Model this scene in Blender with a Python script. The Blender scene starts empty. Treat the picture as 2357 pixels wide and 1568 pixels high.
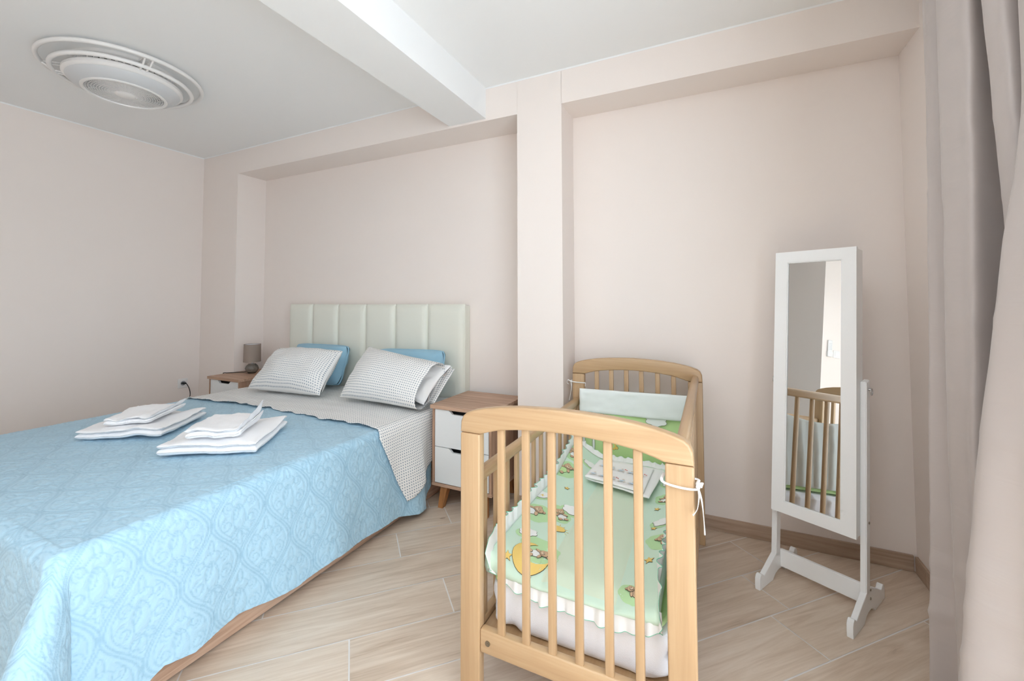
import bpy, bmesh, math, random
import numpy as np
from mathutils import Vector, Matrix, noise as mnoise

random.seed(7)
scene = bpy.context.scene
COL = scene.collection
PI = math.pi

# ------------------------------------------------------------------ camera
cam_d = bpy.data.cameras.new('camera')
cam_d.sensor_width = 36.0
cam_d.lens = 978.433 / 2357 * 36.0
cam_d.shift_x = (2357 / 2 - 1166.32) / 2357
cam_d.shift_y = (656.68 - 1568 / 2) / 2357
cam_d.clip_start = 0.02
cam = bpy.data.objects.new('camera', cam_d)
COL.objects.link(cam)
YAW, PITCH, ROLL, CAMH = -0.45092, 0.03738, -0.00177, 1.2546
F_ = Vector((math.sin(YAW) * math.cos(PITCH), math.cos(YAW) * math.cos(PITCH), math.sin(PITCH)))
R0 = Vector((math.cos(YAW), -math.sin(YAW), 0)); U0 = R0.cross(F_)
R_ = R0 * math.cos(ROLL) + U0 * math.sin(ROLL)
U_ = -R0 * math.sin(ROLL) + U0 * math.cos(ROLL)
M = Matrix((R_, U_, -F_)).transposed().to_4x4()
M.translation = (0, 0, CAMH)
cam.matrix_world = M
scene.camera = cam

# ------------------------------------------------------------------ light and exposure
scene.view_settings.view_transform = 'Standard'
scene.view_settings.look = 'None'
scene.view_settings.gamma = 1.0
scene.view_settings.use_curve_mapping = False
scene.view_settings.exposure = 0.33
world = bpy.data.worlds.new('world'); scene.world = world
world.use_nodes = True
wb = world.node_tree.nodes['Background']
wb.inputs['Color'].default_value = (0.80, 0.90, 1.0, 1)
wb.inputs['Strength'].default_value = 1.0
scene.cycles.max_bounces = 8
scene.cycles.diffuse_bounces = 7
scene.cycles.glossy_bounces = 3
scene.cycles.use_adaptive_sampling = True
scene.cycles.adaptive_threshold = 0.08
scene.cycles.adaptive_min_samples = 16
scene.cycles.caustics_reflective = False
scene.cycles.caustics_refractive = False
scene.cycles.sample_clamp_indirect = 8.0

WIN_Y0, WIN_Y1, WIN_Z0, WIN_Z1 = -1.20, 1.02, 0.04, 2.36
def area_light(name, loc, rot, sx, sy, power, color):
    ld = bpy.data.lights.new(name, 'AREA'); ld.shape = 'RECTANGLE'
    ld.size, ld.size_y, ld.energy, ld.color = sx, sy, power, color
    lo = bpy.data.objects.new(name, ld); COL.objects.link(lo)
    lo.location = loc; lo.rotation_euler = rot
    return lo
# daylight entering through the balcony window in the right-hand wall
area_light('window_daylight', (0.985, (WIN_Y0 + WIN_Y1) / 2, (WIN_Z0 + WIN_Z1) / 2), (0, PI / 2, 0),
           WIN_Z1 - WIN_Z0, WIN_Y1 - WIN_Y0, 57.0, (0.79, 0.90, 1.0))
# unseen hall opening added behind the camera, its light fills the room
W2X0, W2X1, W2Z0, W2Z1 = -1.9, .40, .85, 2.36
area_light('hall_fill_light', ((W2X0 + W2X1) / 2, -2.52, (W2Z0 + W2Z1) / 2), (PI / 2, 0, 0), W2X1 - W2X0, W2Z1 - W2Z0, 3.0, (0.79, 0.90, 1.0))
# added sunlight through the balcony window, bounced off the unseen floor as fill
fill_sun_d = bpy.data.lights.new('sun', 'SUN'); fill_sun_d.energy = 15.0; fill_sun_d.angle = math.radians(.6); fill_sun_d.color = (.80, .92, 1.0)
sun = bpy.data.objects.new('sun', fill_sun_d); COL.objects.link(sun)
sun.rotation_euler = Vector((-.45, -.42, -.80)).to_track_quat('-Z', 'Y').to_euler()

# unseen fill spot, added to bounce off the ceiling above and behind the camera
fl_d = bpy.data.lights.new('bounce_fill', 'SPOT'); fl_d.energy = 175.0; fl_d.spot_size = math.radians(120); fl_d.spot_blend = .6
fl_d.shadow_soft_size = .06; fl_d.color = (.93, .97, 1.0)
fl = bpy.data.objects.new('bounce_fill', fl_d); COL.objects.link(fl)
fl.location = (-.45, -.65, 1.65); fl.rotation_euler = Vector((-.08, .04, 1)).to_track_quat('-Z', 'Y').to_euler()

# ------------------------------------------------------------------ helpers
def lin(c):
    return tuple(((v / 255) / 12.92 if v / 255 <= 0.04045 else ((v / 255 + 0.055) / 1.055) ** 2.4) for v in c)

class NT:
    def __init__(self, name):
        self.m = bpy.data.materials.new(name); self.m.use_nodes = True
        self.t = self.m.node_tree; self.n = self.t.nodes
        self.b = self.n['Principled BSDF']
    def add(self, kind, **kw):
        nd = self.n.new('ShaderNode' + kind)
        for k, v in kw.items(): setattr(nd, k, v)
        return nd
    def link(self, a, b): self.t.links.new(a, b)
    def coord(self, which='Object', scale=(1, 1, 1), rot=(0, 0, 0), rnd=False):
        tc = self.add('TexCoord'); mp = self.add('Mapping')
        mp.inputs['Scale'].default_value = scale; mp.inputs['Rotation'].default_value = rot
        self.link(tc.outputs[which], mp.inputs['Vector'])
        if rnd:
            oi = self.add('ObjectInfo'); mu = self.add('Math', operation='MULTIPLY'); mu.inputs[1].default_value = 13.7
            self.link(oi.outputs['Random'], mu.inputs[0])
            cb = self.add('CombineXYZ')
            for i in range(3): self.link(mu.outputs[0], cb.inputs[i])
            self.link(cb.outputs[0], mp.inputs['Location'])
        return mp.outputs[0]
    def noise(self, vec, scale=5, detail=3, rough=.5, dist=0):
        nz = self.add('TexNoise'); nz.inputs['Scale'].default_value = scale
        nz.inputs['Detail'].default_value = detail; nz.inputs['Roughness'].default_value = rough
        nz.inputs['Distortion'].default_value = dist
        self.link(vec, nz.inputs['Vector']); return nz.outputs['Fac']
    def ramp(self, fac, stops):
        r = self.add('ValToRGB'); e = r.color_ramp.elements
        while len(e) < len(stops): e.new(0.5)
        for i, (p, c) in enumerate(stops):
            e[i].position = p; e[i].color = (*c, 1)
        self.link(fac, r.inputs['Fac']); return r.outputs['Color']
    def bump(self, h, strength=.2, dist=.002):
        bp = self.add('Bump'); bp.inputs['Strength'].default_value = strength; bp.inputs['Distance'].default_value = dist
        self.link(h, bp.inputs['Height']); self.link(bp.outputs[0], self.b.inputs['Normal'])
    def math(self, op, a, b=None):
        m = self.add('Math', operation=op)
        for i, v in enumerate((a, b)):
            if v is None: continue
            if isinstance(v, (int, float)): m.inputs[i].default_value = v
            else: self.link(v, m.inputs[i])
        return m.outputs[0]
    def mix(self, fac, a, b):
        m = self.add('Mix', data_type='RGBA')
        if isinstance(fac, (int, float)): m.inputs[0].default_value = fac
        else: self.link(fac, m.inputs[0])
        for i, v in ((6, a), (7, b)):
            if isinstance(v, tuple): m.inputs[i].default_value = (*v, 1)
            else: self.link(v, m.inputs[i])
        return m.outputs[2]

def simple(name, rgb, rough=.5, metal=0, bump=0, bscale=300, bdist=.001, var=.0, spec=.5, sheen=0):
    k = NT(name); c = lin(rgb)
    k.b.inputs['Roughness'].default_value = rough; k.b.inputs['Metallic'].default_value = metal
    k.b.inputs['Base Color'].default_value = (*c, 1)
    k.b.inputs['Specular IOR Level'].default_value = spec
    if sheen:
        k.b.inputs['Sheen Weight'].default_value = sheen; k.b.inputs['Sheen Roughness'].default_value = .5
    if var:
        f = k.noise(k.coord(rnd=True), 6, 4)
        k.link(k.ramp(f, [(.3, tuple(x * (1 - var) for x in c)), (.7, tuple(min(1, x * (1 + var)) for x in c))]), k.b.inputs['Base Color'])
    if bump:
        k.bump(k.noise(k.coord(), bscale, 3), bump, bdist)
    return k.m

def wood(name, c0, c1, c2, axis, rough=.45, scale=1.0, ring=1.0, bump=.08):
    """three tones, grain running along axis 0/1/2"""
    k = NT(name)
    sc = [26 * scale] * 3; sc[axis] = 1.6 * scale
    v = k.coord(scale=tuple(sc), rnd=True)
    f1 = k.noise(v, 1.0, 5, .6, .6 * ring)
    sc2 = [160 * scale] * 3; sc2[axis] = 4 * scale
    f2 = k.noise(k.coord(scale=tuple(sc2), rnd=True), 1.0, 3, .6)
    f = k.math('ADD', k.math('MULTIPLY', f1, .7), k.math('MULTIPLY', f2, .3))
    k.link(k.ramp(f, [(.32, lin(c0)), (.5, lin(c1)), (.68, lin(c2))]), k.b.inputs['Base Color'])
    k.b.inputs['Roughness'].default_value = rough
    k.bump(f2, bump, .0006)
    return k.m

def new_obj(name, verts, faces, mats, parent=None, smooth=False, fmat=None, uvs=None, loc=None, rotz=None, crease=None):
    me = bpy.data.meshes.new(name); me.from_pydata([tuple(v) for v in verts], [], faces); 
    for m in (mats if isinstance(mats, (list, tuple)) else [mats]): me.materials.append(m)
    if fmat is not None: me.polygons.foreach_set('material_index', fmat)
    if uvs is not None:
        ul = me.uv_layers.new(name='UVMap')
        vi = np.empty(len(me.loops), dtype=np.int32); me.loops.foreach_get('vertex_index', vi)
        ul.data.foreach_set('uv', np.asarray(uvs, dtype=np.float32)[vi].ravel())
    if smooth: me.polygons.foreach_set('use_smooth', [True] * len(me.polygons))
    me.update()
    o = bpy.data.objects.new(name, me); COL.objects.link(o)
    if parent is not None: o.parent = parent
    if loc is not None: o.location = loc
    if rotz is not None: o.rotation_euler = (0, 0, rotz)
    return o

def smooth_angle(o, deg=40):
    me = o.data
    me.polygons.foreach_set('use_smooth', [True] * len(me.polygons))
    bm = bmesh.new(); bm.from_mesh(me)
    for e in bm.edges:
        e.smooth = (len(e.link_faces) == 2 and e.calc_face_angle(0) < math.radians(deg))
    bm.to_mesh(me); bm.free()

def add_faces(o, V, F, fm, mats):
    """add printed pattern faces to an object's own mesh"""
    me = o.data; base = len(me.materials)
    for m in mats: me.materials.append(m)
    bm = bmesh.new(); bm.from_mesh(me)
    vs = [bm.verts.new(v) for v in V]
    for f, m in zip(F, fm):
        g = bm.faces.new([vs[i] for i in f]); g.material_index = base + m
    bm.to_mesh(me); bm.free()

class MB:
    """collects shapes and links them as one mesh object"""
    def __init__(self): self.bm = bmesh.new(); self.mi = 0
    def _mark(self, faces):
        for f in faces: f.material_index = self.mi
    def box(self, lo, hi, bev=0, rot=None, seg=2):
        b = bmesh.new()
        bmesh.ops.create_cube(b, size=1)
        c = [(lo[i] + hi[i]) / 2 for i in range(3)]; s = [hi[i] - lo[i] for i in range(3)]
        for v in b.verts: v.co = Vector([v.co[i] * s[i] for i in range(3)])
        if bev: bmesh.ops.bevel(b, geom=b.edges[:], offset=min(bev, min(s) * .49), segments=seg, profile=.5, affect='EDGES')
        for v in b.verts:
            v.co = (rot @ v.co if rot is not None else v.co) + Vector(c)
        self.merge(b); return self
    def merge(self, b):
        for f in b.faces: f.material_index = self.mi
        me = bpy.data.meshes.new('tmp'); b.to_mesh(me); b.free()
        n0 = len(self.bm.faces); self.bm.from_mesh(me); bpy.data.meshes.remove(me)
        self.bm.faces.ensure_lookup_table()
        for f in self.bm.faces[n0:]: f.material_index = self.mi
    def prism(self, pts, axis, a, b_, bev=0, seg=2):
        """polygon pts (2D) in the plane normal to axis, extruded from a to b_"""
        b = bmesh.new()
        def P(p, t):
            return {0: (t, p[0], p[1]), 1: (p[0], t, p[1]), 2: (p[0], p[1], t)}[axis]
        v0 = [b.verts.new(P(p, a)) for p in pts]; v1 = [b.verts.new(P(p, b_)) for p in pts]
        n = len(pts)
        f0 = b.faces.new(v0); f1 = b.faces.new(v1[::-1])
        for i in range(n): b.faces.new((v0[i], v1[i], v1[(i + 1) % n], v0[(i + 1) % n]))
        bmesh.ops.recalc_face_normals(b, faces=b.faces[:])
        if bev:
            es = [e for e in b.edges if (e in f0.edges or e in f1.edges)] if f0.is_valid else b.edges[:]
            es = [e for e in b.edges if any(len(f.verts) == n and n != 4 for f in e.link_faces)] if n != 4 else b.edges[:]
            bmesh.ops.bevel(b, geom=es, offset=bev, segments=seg, profile=.5, affect='EDGES')
        self.merge(b); return self
    def tube(self, pts, r, seg=10, closed=False, flat=None):
        pts = [Vector(p) for p in pts]; n = len(pts)
        rings = []; up = None
        for i, p in enumerate(pts):
            if closed: t = pts[(i + 1) % n] - pts[i - 1]
            else: t = pts[min(i + 1, n - 1)] - pts[max(i - 1, 0)]
            t.normalize()
            if up is None:
                up = Vector((0, 0, 1)) if abs(t.z) < .9 else Vector((1, 0, 0))
            s = t.cross(up); s.normalize(); up = s.cross(t); up.normalize()
            rr = r(i / (n - 1)) if callable(r) else r
            fl = flat or 1.0
            rings.append([self.bm.verts.new(p + s * (rr * math.cos(2 * PI * k / seg)) + up * (rr * fl * math.sin(2 * PI * k / seg))) for k in range(seg)])
        fs = []
        for i in range(n if closed else n - 1):
            a, b = rings[i], rings[(i + 1) % n]
            for k in range(seg):
                fs.append(self.bm.faces.new((a[k], a[(k + 1) % seg], b[(k + 1) % seg], b[k])))
        if not closed:
            fs.append(self.bm.faces.new(rings[0][::-1])); fs.append(self.bm.faces.new(rings[-1]))
        self._mark(fs); return self
    def lathe(self, prof, c=(0, 0, 0), seg=48, cap=True):
        """prof: list of (r, z)"""
        rings = []
        for r, z in prof:
            if r < 1e-6: rings.append([self.bm.verts.new((c[0], c[1], c[2] + z))])
            else: rings.append([self.bm.verts.new((c[0] + r * math.cos(2 * PI * k / seg), c[1] + r * math.sin(2 * PI * k / seg), c[2] + z)) for k in range(seg)])
        fs = []
        for a, b in zip(rings, rings[1:]):
            for k in range(seg):
                k2 = (k + 1) % seg
                if len(a) == 1 and len(b) == 1: continue
                if len(a) == 1: fs.append(self.bm.faces.new((a[0], b[k2], b[k])))
                elif len(b) == 1: fs.append(self.bm.faces.new((a[k], a[k2], b[0])))
                else: fs.append(self.bm.faces.new((a[k], a[k2], b[k2], b[k])))
        self._mark(fs); return self
    def quad(self, a, b, c, d):
        self._mark([self.bm.faces.new([self.bm.verts.new(p) for p in (a, b, c, d)])]); return self
    def build(self, name, mats, parent=None, smooth=None, loc=None, rotz=None, recalc=True):
        if recalc: bmesh.ops.recalc_face_normals(self.bm, faces=self.bm.faces[:])
        me = bpy.data.meshes.new(name); self.bm.to_mesh(me); self.bm.free()
        for m in (mats if isinstance(mats, (list, tuple)) else [mats]): me.materials.append(m)
        o = bpy.data.objects.new(name, me); COL.objects.link(o)
        if parent is not None: o.parent = parent
        if loc is not None: o.location = loc
        if rotz is not None: o.rotation_euler = (0, 0, rotz)
        if smooth: smooth_angle(o, smooth)
        return o

def tag(o, label, cat, group=None, kind=None):
    if label: o['label'] = label
    if cat: o['category'] = cat
    if group: o['group'] = group
    if kind: o['kind'] = kind
    return o
def thing(name, label, cat, loc=(0, 0, 0), rotz=0, group=None):
    o = bpy.data.objects.new(name, None); COL.objects.link(o)
    o.location = loc; o.rotation_euler = (0, 0, rotz); o.empty_display_size = .1
    return tag(o, label, cat, group)
def struct(o): o['kind'] = 'structure'; return o
def copy_tree(o, parent=None):
    c = o.copy(); COL.objects.link(c); c.parent = parent
    for ch in list(o.children): copy_tree(ch, c)
    return c
def lerp(a, b, t): return a + (b - a) * t
def sstep(a, b, x):
    t = min(1, max(0, (x - a) / (b - a))); return t * t * (3 - 2 * t)
def interp(x, pts):
    return float(np.interp(x, [p[0] for p in pts], [p[1] for p in pts]))
def nz(x, y, z=0.0): return mnoise.noise(Vector((x, y, z)))
def grid_faces(n, m, off=0, wrap=False):
    """n rows x m columns of vertices"""
    fs = []
    for i in range(n - 1):
        for j in range(m if wrap else m - 1):
            j2 = (j + 1) % m
            fs.append((off + i * m + j, off + i * m + j2, off + (i + 1) * m + j2, off + (i + 1) * m + j))
    return fs

# ------------------------------------------------------------------ materials
def paint(name, rgb):
    k = NT(name); c = lin(rgb)
    k.b.inputs['Base Color'].default_value = (*c, 1); k.b.inputs['Roughness'].default_value = .75
    k.b.inputs['Specular IOR Level'].default_value = .25
    k.bump(k.noise(k.coord(), 160, 3), .12, .0008); return k.m
M_wall = paint('wall_paint', (235, 226, 220))
M_ceil = paint('ceiling_paint', (238, 239, 239))
M_white = simple('white_lacquer', (240, 241, 241), .35)
M_whitefront = simple('white_board', (226, 228, 228), .4)
M_plastic = simple('white_plastic', (232, 230, 228), .35)
M_diff = simple('pale_grey_plastic', (206, 208, 210), .4)
M_black = simple('black_plastic', (22, 22, 24), .4)
M_dark = simple('dark_recess', (14, 13, 13), .8)
M_chrome = simple('chrome', (200, 200, 200), .2, 1)
M_brass = simple('dull_bolt_metal', (150, 140, 125), .35, 1)
M_taupe = simple('taupe_shade_fabric', (152, 138, 128), .85, bump=.15, bscale=900, bdist=.0004)
M_ceramic = simple('grey_ceramic', (118, 112, 104), .25)
M_shadein = simple('white_shade_lining', (225, 225, 228), .8)
M_headb = simple('pale_leatherette', (224, 225, 214), .5, bump=.1, bscale=500, bdist=.0004)
M_cribx = wood('beech_x', (173, 140, 104), (183, 151, 114), (193, 163, 127), 0, .32, .8)
M_criby = wood('beech_y', (173, 140, 104), (183, 151, 114), (193, 163, 127), 1, .32, .8)
M_cribz = wood('beech_z', (173, 140, 104), (183, 151, 114), (193, 163, 127), 2, .32, .8)
M_oakx = wood('oak_veneer_x', (150, 118, 96), (186, 152, 128), (208, 177, 154), 0, .5, .9, 2)
M_oaky = wood('oak_veneer_y', (150, 118, 96), (186, 152, 128), (208, 177, 154), 1, .5, .9, 2)
M_oakz = wood('oak_veneer_z', (140, 108, 86), (176, 141, 117), (200, 168, 145), 2, .5, .9, 2)
M_legw = wood('leg_oak', (140, 92, 52), (172, 118, 70), (192, 140, 92), 2, .5)
M_skirt = wood('skirting_wood_x', (150, 126, 106), (176, 152, 132), (192, 170, 150), 0, .55, .7, 2)
M_skirty = wood('skirting_wood_y', (150, 126, 106), (176, 152, 132), (192, 170, 150), 1, .55, .7, 2)

def towel_mat(name, rgb, sc=330, st=.55, d=.004):
    k = NT(name); c = lin(rgb); v = k.coord()
    f = k.noise(v, sc, 2, .6)
    k.b.inputs['Base Color'].default_value = (*c, 1); k.b.inputs['Roughness'].default_value = .95
    k.b.inputs['Specular IOR Level'].default_value = .1
    k.b.inputs['Sheen Weight'].default_value = .3
    k.bump(f, st, d); return k.m
M_towel = towel_mat('white_terry', (247, 247, 249))
M_terry = towel_mat('white_terry_cover', (246, 245, 248), 520, .35, .003)

def cloth(name, rgb, weave=1400, wr=.0, rough=.85, sheen=.15, var=0):
    return simple(name, rgb, rough, bump=.12, bscale=weave, bdist=.0003, spec=.2, sheen=sheen, var=var)
M_blue = cloth('blue_cotton', (150, 190, 211))
M_bluedeep = cloth('blue_quilted_cotton', (150, 190, 211))
M_whitecloth = cloth('white_cotton', (240, 240, 240))
M_green = cloth('mint_green_cotton', (208, 232, 214))
M_greendeep = cloth('bright_green_cotton', (198, 229, 164))
M_palegreen = cloth('pale_green_panel', (214, 229, 207))
M_mint = cloth('mint_trim', (120, 212, 180))
M_ivory = cloth('white_bumper_cotton', (228, 234, 232))

def dotted():
    k = NT('dotted_cotton')
    tc = k.add('TexCoord'); mp = k.add('Mapping'); S = 66.0
    mp.inputs['Scale'].default_value = (S, S, S); k.link(tc.outputs['UV'], mp.inputs['Vector'])
    sp = k.add('SeparateXYZ'); k.link(mp.outputs[0], sp.inputs[0])
    fx = k.math('SUBTRACT', k.math('FRACT', sp.outputs[0]), .5); fy = k.math('SUBTRACT', k.math('FRACT', sp.outputs[1]), .5)
    d = k.math('SQRT', k.math('ADD', k.math('MULTIPLY', fx, fx), k.math('MULTIPLY', fy, fy)))
    mask = k.math('LESS_THAN', d, .21)
    k.link(k.mix(mask, lin((236, 235, 233)), lin((108, 128, 144))), k.b.inputs['Base Color'])
    k.b.inputs['Roughness'].default_value = .9; k.b.inputs['Specular IOR Level'].default_value = .15
    k.bump(k.noise(k.coord(), 900, 2), .1, .0003)
    return k.m
M_dot = dotted()

def spread_mat():
    k = NT('blue_quilted_spread')
    at = k.add('Attribute'); at.attribute_name = 'stitch'
    k.link(k.mix(at.outputs['Fac'], lin((168, 203, 222)), lin((146, 184, 206))), k.b.inputs['Base Color'])
    k.b.inputs['Roughness'].default_value = .62; k.b.inputs['Specular IOR Level'].default_value = .3
    k.b.inputs['Sheen Weight'].default_value = .2
    k.bump(k.noise(k.coord(), 52, 5, .62, .6), .6, .0045)
    return k.m
M_spread = spread_mat()

def curtain_mat():
    k = NT('taupe_satin_curtain')
    k.b.inputs['Base Color'].default_value = (*lin((184, 175, 171)), 1)
    k.b.inputs['Roughness'].default_value = .42; k.b.inputs['Specular IOR Level'].default_value = .45
    k.b.inputs['Sheen Weight'].default_value = .2
    f = k.noise(k.coord(scale=(1, 1, 6)), 5, 2, .5, .8)
    k.bump(f, .25, .006); return k.m
M_curtain = curtain_mat()

def floor_mat():
    k = NT('wood_look_plank_tile')
    tc = k.add('TexCoord'); at = k.add('Attribute'); at.attribute_name = 'tone'
    mp = k.add('Mapping'); mp.inputs['Scale'].default_value = (2.2, 24, 1); k.link(tc.outputs['UV'], mp.inputs['Vector'])
    f1 = k.noise(mp.outputs[0], 1.0, 6, .62, 1.3)
    mp2 = k.add('Mapping'); mp2.inputs['Scale'].default_value = (7, 130, 1); k.link(tc.outputs['UV'], mp2.inputs['Vector'])
    f2 = k.noise(mp2.outputs[0], 1.0, 4, .6, .4)
    mp3 = k.add('Mapping'); mp3.inputs['Scale'].default_value = (1.2, 4.5, 1); k.link(tc.outputs['UV'], mp3.inputs['Vector'])
    f3 = k.noise(mp3.outputs[0], 1.0, 3, .5, .5)
    f = k.math('ADD', k.math('ADD', k.math('MULTIPLY', f1, .55), k.math('MULTIPLY', f2, .2)), k.math('MULTIPLY', f3, .25))
    f = k.math('ADD', f, k.math('MULTIPLY', k.math('SUBTRACT', at.outputs['Fac'], .5), .10))
    c = k.ramp(f, [(.30, lin((170, 149, 130))), (.43, lin((197, 177, 157))), (.57, lin((212, 195, 177))), (.72, lin((222, 208, 193)))])
    # a few small knots
    vo = k.add('TexVoronoi'); vo.inputs['Scale'].default_value = 1.0
    mp4 = k.add('Mapping'); mp4.inputs['Scale'].default_value = (2.1, 5.0, 1); k.link(tc.outputs['UV'], mp4.inputs['Vector'])
    k.link(mp4.outputs[0], vo.inputs['Vector'])
    kn = k.math('LESS_THAN', k.math('ADD', vo.outputs['Distance'], k.math('MULTIPLY', f2, .06)), .062)
    c = k.mix(k.math('MULTIPLY', kn, .55), c, lin((112, 92, 78)))
    k.link(c, k.b.inputs['Base Color'])
    k.b.inputs['Roughness'].default_value = .42; k.b.inputs['Specular IOR Level'].default_value = .4
    k.bump(f2, .12, .0008); return k.m
M_floor = floor_mat()
M_grout = simple('grey_grout', (226, 222, 218), .9)

# ------------------------------------------------------------------ room
D, LX, RX, H = 2.4025, -4.438, 0.8295, 2.65
Y1, Y2 = 2.6767, 2.6386
N1, C1, C2 = -3.9042, -1.0886, -0.7964
ZS1, ZS2 = 2.4316, 2.4402
ALC_Y, HALL_X, BACK_Y = -0.62, -2.70, -2.4

def floor():
    ang = math.radians(45.886); c, s = math.cos(ang), math.sin(ang)
    w, L, n0, gap = .2268, .931, 1.049, .0052
    known = {0: .652, 2: .006, 3: .403, 4: .613}
    verts, faces, fm, uvs, tone = [], [], [], [], []
    x0, x1, y0, y1 = LX - .1, RX + .1, BACK_Y - .1, Y1 + .1
    rr = random.Random(3)
    for k in range(-22, 30):
        off = known.get(k, rr.random() * L)
        na, nb = n0 + k * w + gap / 2, n0 + (k + 1) * w - gap / 2
        for q in range(-8, 8):
            ta, tb = off + q * L + gap / 2, off + (q + 1) * L - gap / 2
            cx, cy = ((ta + tb) / 2 * c - (na + nb) / 2 * s), ((ta + tb) / 2 * s + (na + nb) / 2 * c)
            if not (x0 - .5 < cx < x1 + .5 and y0 - .5 < cy < y1 + .5): continue
            b = len(verts); ou, ov = rr.random() * 40, rr.random() * 40; tn = rr.random()
            for t, n in ((ta, na), (tb, na), (tb, nb), (ta, nb)):
                verts.append((t * c - n * s, t * s + n * c, 0.0)); uvs.append((t - ta + ou, n - na + ov)); tone.append(tn)
            faces.append((b, b + 1, b + 2, b + 3)); fm.append(0)
    b = len(verts)
    for x, y in ((x0 - .6, y0 - .6), (x1 + .6, y0 - .6), (x1 + .6, y1 + .6), (x0 - .6, y1 + .6)):
        verts.append((x, y, -.0012)); uvs.append((0, 0)); tone.append(.5)
    faces.append((b, b + 1, b + 2, b + 3)); fm.append(1)
    o = new_obj('floor', verts, faces, [M_floor, M_grout], fmat=fm, uvs=uvs)
    a = o.data.attributes.new('tone', 'FLOAT', 'POINT'); a.data.foreach_set('value', tone)
    # trim to the room
    bm = bmesh.new(); bm.from_mesh(o.data)
    for co, no in (((x0, 0, 0), (-1, 0, 0)), ((x1, 0, 0), (1, 0, 0)), ((0, y0, 0), (0, -1, 0)), ((0, y1, 0), (0, 1, 0))):
        g = bm.verts[:] + bm.edges[:] + bm.faces[:]
        bmesh.ops.bisect_plane(bm, geom=g, plane_co=co, plane_no=no, clear_outer=True)
    bm.to_mesh(o.data); bm.free()
    struct(o)
floor()

T = .15
def B(name, boxes, mat, bev=0):
    mb = MB()
    for lo, hi in boxes: mb.box(lo, hi, bev)
    return struct(mb.build(name, mat))
B('ceiling', [((LX - T, BACK_Y - T, H), (RX + T, Y1 + T, H + .12))], M_ceil)
E_ = .004
B('wall_back', [((LX - T, D, 0), (N1, Y1 + T, H)), ((C1, D, 0), (C2, Y1 + T, H)),
                ((N1 - .001, D, ZS1), (C1 + .001, Y1 + T, H)), ((C2 - .001, D, ZS2), (RX + T, Y1 + T, H)),
                ((N1 - .001, Y1, 0), (C1 + .001, Y1 + T, ZS1)), ((C2 - .001, Y2, 0), (RX + T, Y1 + T, ZS2))], M_wall)
B('wall_left', [((LX - T, ALC_Y - T, 0), (LX, D, H))], M_wall)
B('wall_right', [((RX, WIN_Y1, 0), (RX + T, Y2, H)), ((RX, BACK_Y - T, 0), (RX + T, WIN_Y0, H)),
                 ((RX, WIN_Y0, WIN_Z1), (RX + T, WIN_Y1, H)), ((RX, WIN_Y0, -.01), (RX + T, WIN_Y1, WIN_Z0))], M_wall)
B('wall_front', [((LX - T, ALC_Y - T, 0), (HALL_X - T, ALC_Y, H)), ((HALL_X - T, BACK_Y - T, 0), (HALL_X, ALC_Y, H)),
                 ((HALL_X, BACK_Y - T, 0), (W2X0, BACK_Y, H)), ((W2X1, BACK_Y - T, 0), (RX, BACK_Y, H)),
                 ((W2X0, BACK_Y - T, 0), (W2X1, BACK_Y, W2Z0)), ((W2X0, BACK_Y - T, W2Z1), (W2X1, BACK_Y, H))], M_wall)
beam = B('ceiling_beam', [((-1.5964, BACK_Y, 2.4457), (-1.3129, D, H + .01))], M_ceil)
# window frame of the balcony opening
fr = MB()
for lo, hi in (((RX + .04, WIN_Y0, WIN_Z0), (RX + .10, WIN_Y0 + .06, WIN_Z1)), ((RX + .04, WIN_Y1 - .06, WIN_Z0), (RX + .10, WIN_Y1, WIN_Z1)),
               ((RX + .04, WIN_Y0, WIN_Z1 - .06), (RX + .10, WIN_Y1, WIN_Z1)), ((RX + .04, WIN_Y0, WIN_Z0), (RX + .10, WIN_Y1, WIN_Z0 + .05)),
               ((RX + .04, -.30, WIN_Z0), (RX + .10, -.23, WIN_Z1))):
    fr.box(lo, hi, .006)
struct(fr.build('window_1', M_white))
fr = MB()
for lo, hi in (((W2X0, W2Z0), (W2X0 + .06, W2Z1)), ((W2X1 - .06, W2Z0), (W2X1, W2Z1)), ((W2X0, W2Z1 - .06), (W2X1, W2Z1)), ((W2X0, W2Z0), (W2X1, W2Z0 + .06)), ((-.78, W2Z0), (-.72, W2Z1))):
    fr.box((lo[0], BACK_Y - .09, lo[1]), (hi[0], BACK_Y - .03, hi[1]), .006)
struct(fr.build('added_window', M_white))  # unseen frame, added around the opening of the hall fill light
# white paint line where ceiling meets wall
B('trim_1', [((N1 - .53, D - .0015, H - .009), (RX, D + .001, H + .001)), ((LX - .001, ALC_Y, H - .009), (LX + .0015, D, H + .001))], M_ceil)
# skirting tiles
def skirt(name, segs, mat):
    mb = MB()
    for lo, hi in segs: mb.box(lo, hi, .002)
    return struct(mb.build(name, mat))
h_, t_ = .074, .011
def runx(xa, xb, y, cuts=()):
    xs = [xa] + [c for c in cuts if xa < c < xb] + [xb]
    return [((a + .0012, y - t_, 0), (b - .0012, y + .002, h_)) for a, b in zip(xs, xs[1:])]
skirt('baseboard_back', runx(C2, RX - .012, Y2, (-.16, .285)) + runx(N1, C1, Y1, (-3.2, -2.3, -1.6)) + runx(C1, C2, D) + runx(LX, N1, D), M_skirt)
skirt('baseboard_right', [((RX - t_, 2.515, 0), (RX + .002, Y2 - .012, h_)), ((RX - t_, 1.62, 0), (RX + .002, 2.5126, h_)), ((RX - t_, WIN_Y1, 0), (RX + .002, 1.6176, h_))], M_skirty)
skirt('baseboard_left', [((LX - .002, y, 0), (LX + t_, y + .897, h_)) for y in (-.6, .3, 1.2)], M_skirty)

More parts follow.
